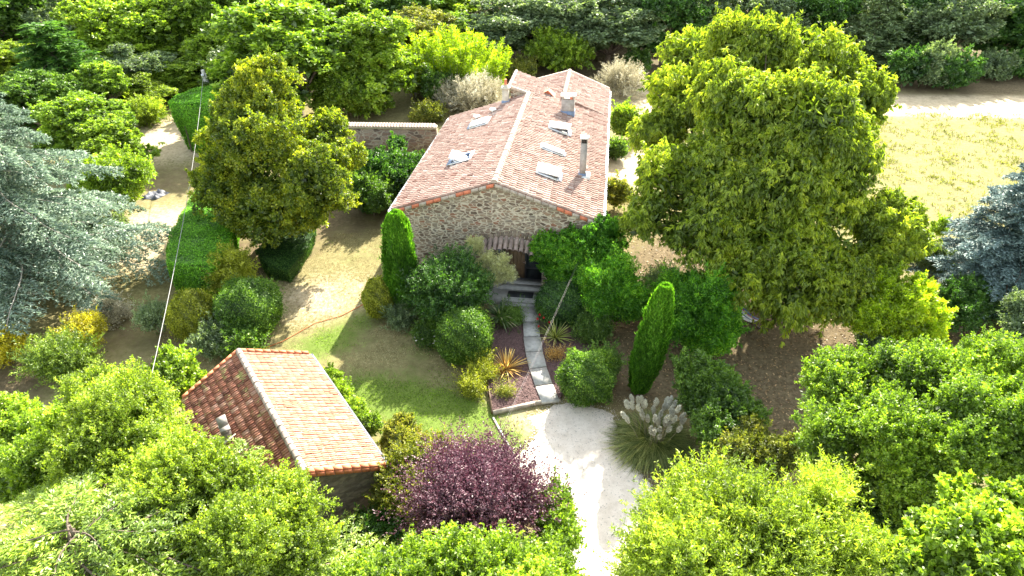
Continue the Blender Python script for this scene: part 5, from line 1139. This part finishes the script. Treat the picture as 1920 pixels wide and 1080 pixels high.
# ------------------------------------------------------------------ grass and fallen leaves
def cover_at(x, y, arr):
    xi = np.clip(((x-xs[10])/.5).astype(int)+10, 0, nx-1); yi = np.clip(((y-ys[4])/.5).astype(int)+4, 0, ny-1); return arr[yi, xi]
rg = np.random.default_rng(300)
def scatter(n, x0, x1, y0, y1):
    p = np.stack([rg.uniform(x0, x1, n), rg.uniform(y0, y1, n), np.zeros(n)], 1)
    rel = p-np.array((hp0[0], hp0[1], 0)); lx = rel[:, 0]*c_+rel[:, 1]*s_; ly = -rel[:, 0]*s_+rel[:, 1]*c_
    ok = ~((np.abs(lx) < 5.4) & (ly > 0) & (ly < 23)); ok &= ~in_poly(p, dpoly) & ~in_poly(p, bpoly)
    r2 = p-so; ok &= ~((np.abs(r2@perp) < 2.4) & (r2@ax > 0) & (r2@ax < SLEN)); return p[ok]
p = scatter(210000, -17, 12, 15, 42); g_ = cover_at(p[:, 0], p[:, 1], gr)+.25*np.sin(p[:, 0]*2.1+1.5*np.sin(p[:, 1]*1.3))*np.sin(p[:, 1]*1.9+p[:, 0]); b2 = cover_at(p[:, 0], p[:, 1], br)
gsel = p[(g_+.3*wob(rg, p, 1.6) > rg.random(len(p))*.5+.45)]; dsel = p[(g_ <= .3) & (b2 < .5)][:70000]
k = len(gsel); fx = np.stack([rg.uniform(14, 62, 9000), rg.uniform(34, 60.5, 9000), np.zeros(9000)], 1); fx = fx[np.sin(fx[:, 0]*.9+fx[:, 1]*.3)*np.sin(fx[:, 1]*.8-fx[:, 0]*.4)+rg.normal(size=9000)*.6 > .1]
fx = np.repeat(fx, 7, 0)+rg.normal(size=(len(fx)*7, 3))*np.array((.13, .13, 0)); kx = len(fx)
ft = MB(); leafquads(ft, fx, unit(UP*.8+rg.normal(size=(kx, 3))*.6), rdir(rg, kx), .2*rg.uniform(.6, 1.3, kx), .05, rg.random(kx)); tag(ft.build('field_grass', G['fieldgrass']), 'yellow green tufts scattered over the dry field', 'grass', kind='stuff')
mb = MB(); leafquads(mb, gsel, unit(UP+rg.normal(size=(k, 3))*.55), rdir(rg, k), .075*rg.uniform(.6, 1.3, k), .022, rg.random(k)); tag(mb.build('grass', G['grass']), 'patches of green grass in the dry lawn', 'grass', kind='stuff')
k = len(dsel); mb = MB(); leafquads(mb, dsel, unit(UP*.6+rg.normal(size=(k, 3))*.7), rdir(rg, k), .09*rg.uniform(.6, 1.3, k), .016, rg.random(k)); tag(mb.build('dry_grass', G['drygrass']), 'short dry straw coloured grass of the lawn', 'grass', kind='stuff')
p = scatter(90000, 2, 34, 16, 44); b2 = cover_at(p[:, 0], p[:, 1], br); p = p[b2 > rg.random(len(p))*1.0+.2][:9000]; k = len(p); p[:, 2] = .02
mb = MB(); leafquads(mb, p, unit(rdir(rg, k)*np.array((1, 1, .3))), unit(UP+rg.normal(size=(k, 3))*.4), .13*rg.uniform(.6, 1.3, k), .06, rg.random(k)); tag(mb.build('fallen_leaves', G['litter']), 'brown fallen leaves under the chestnut', 'leaf litter', kind='stuff')
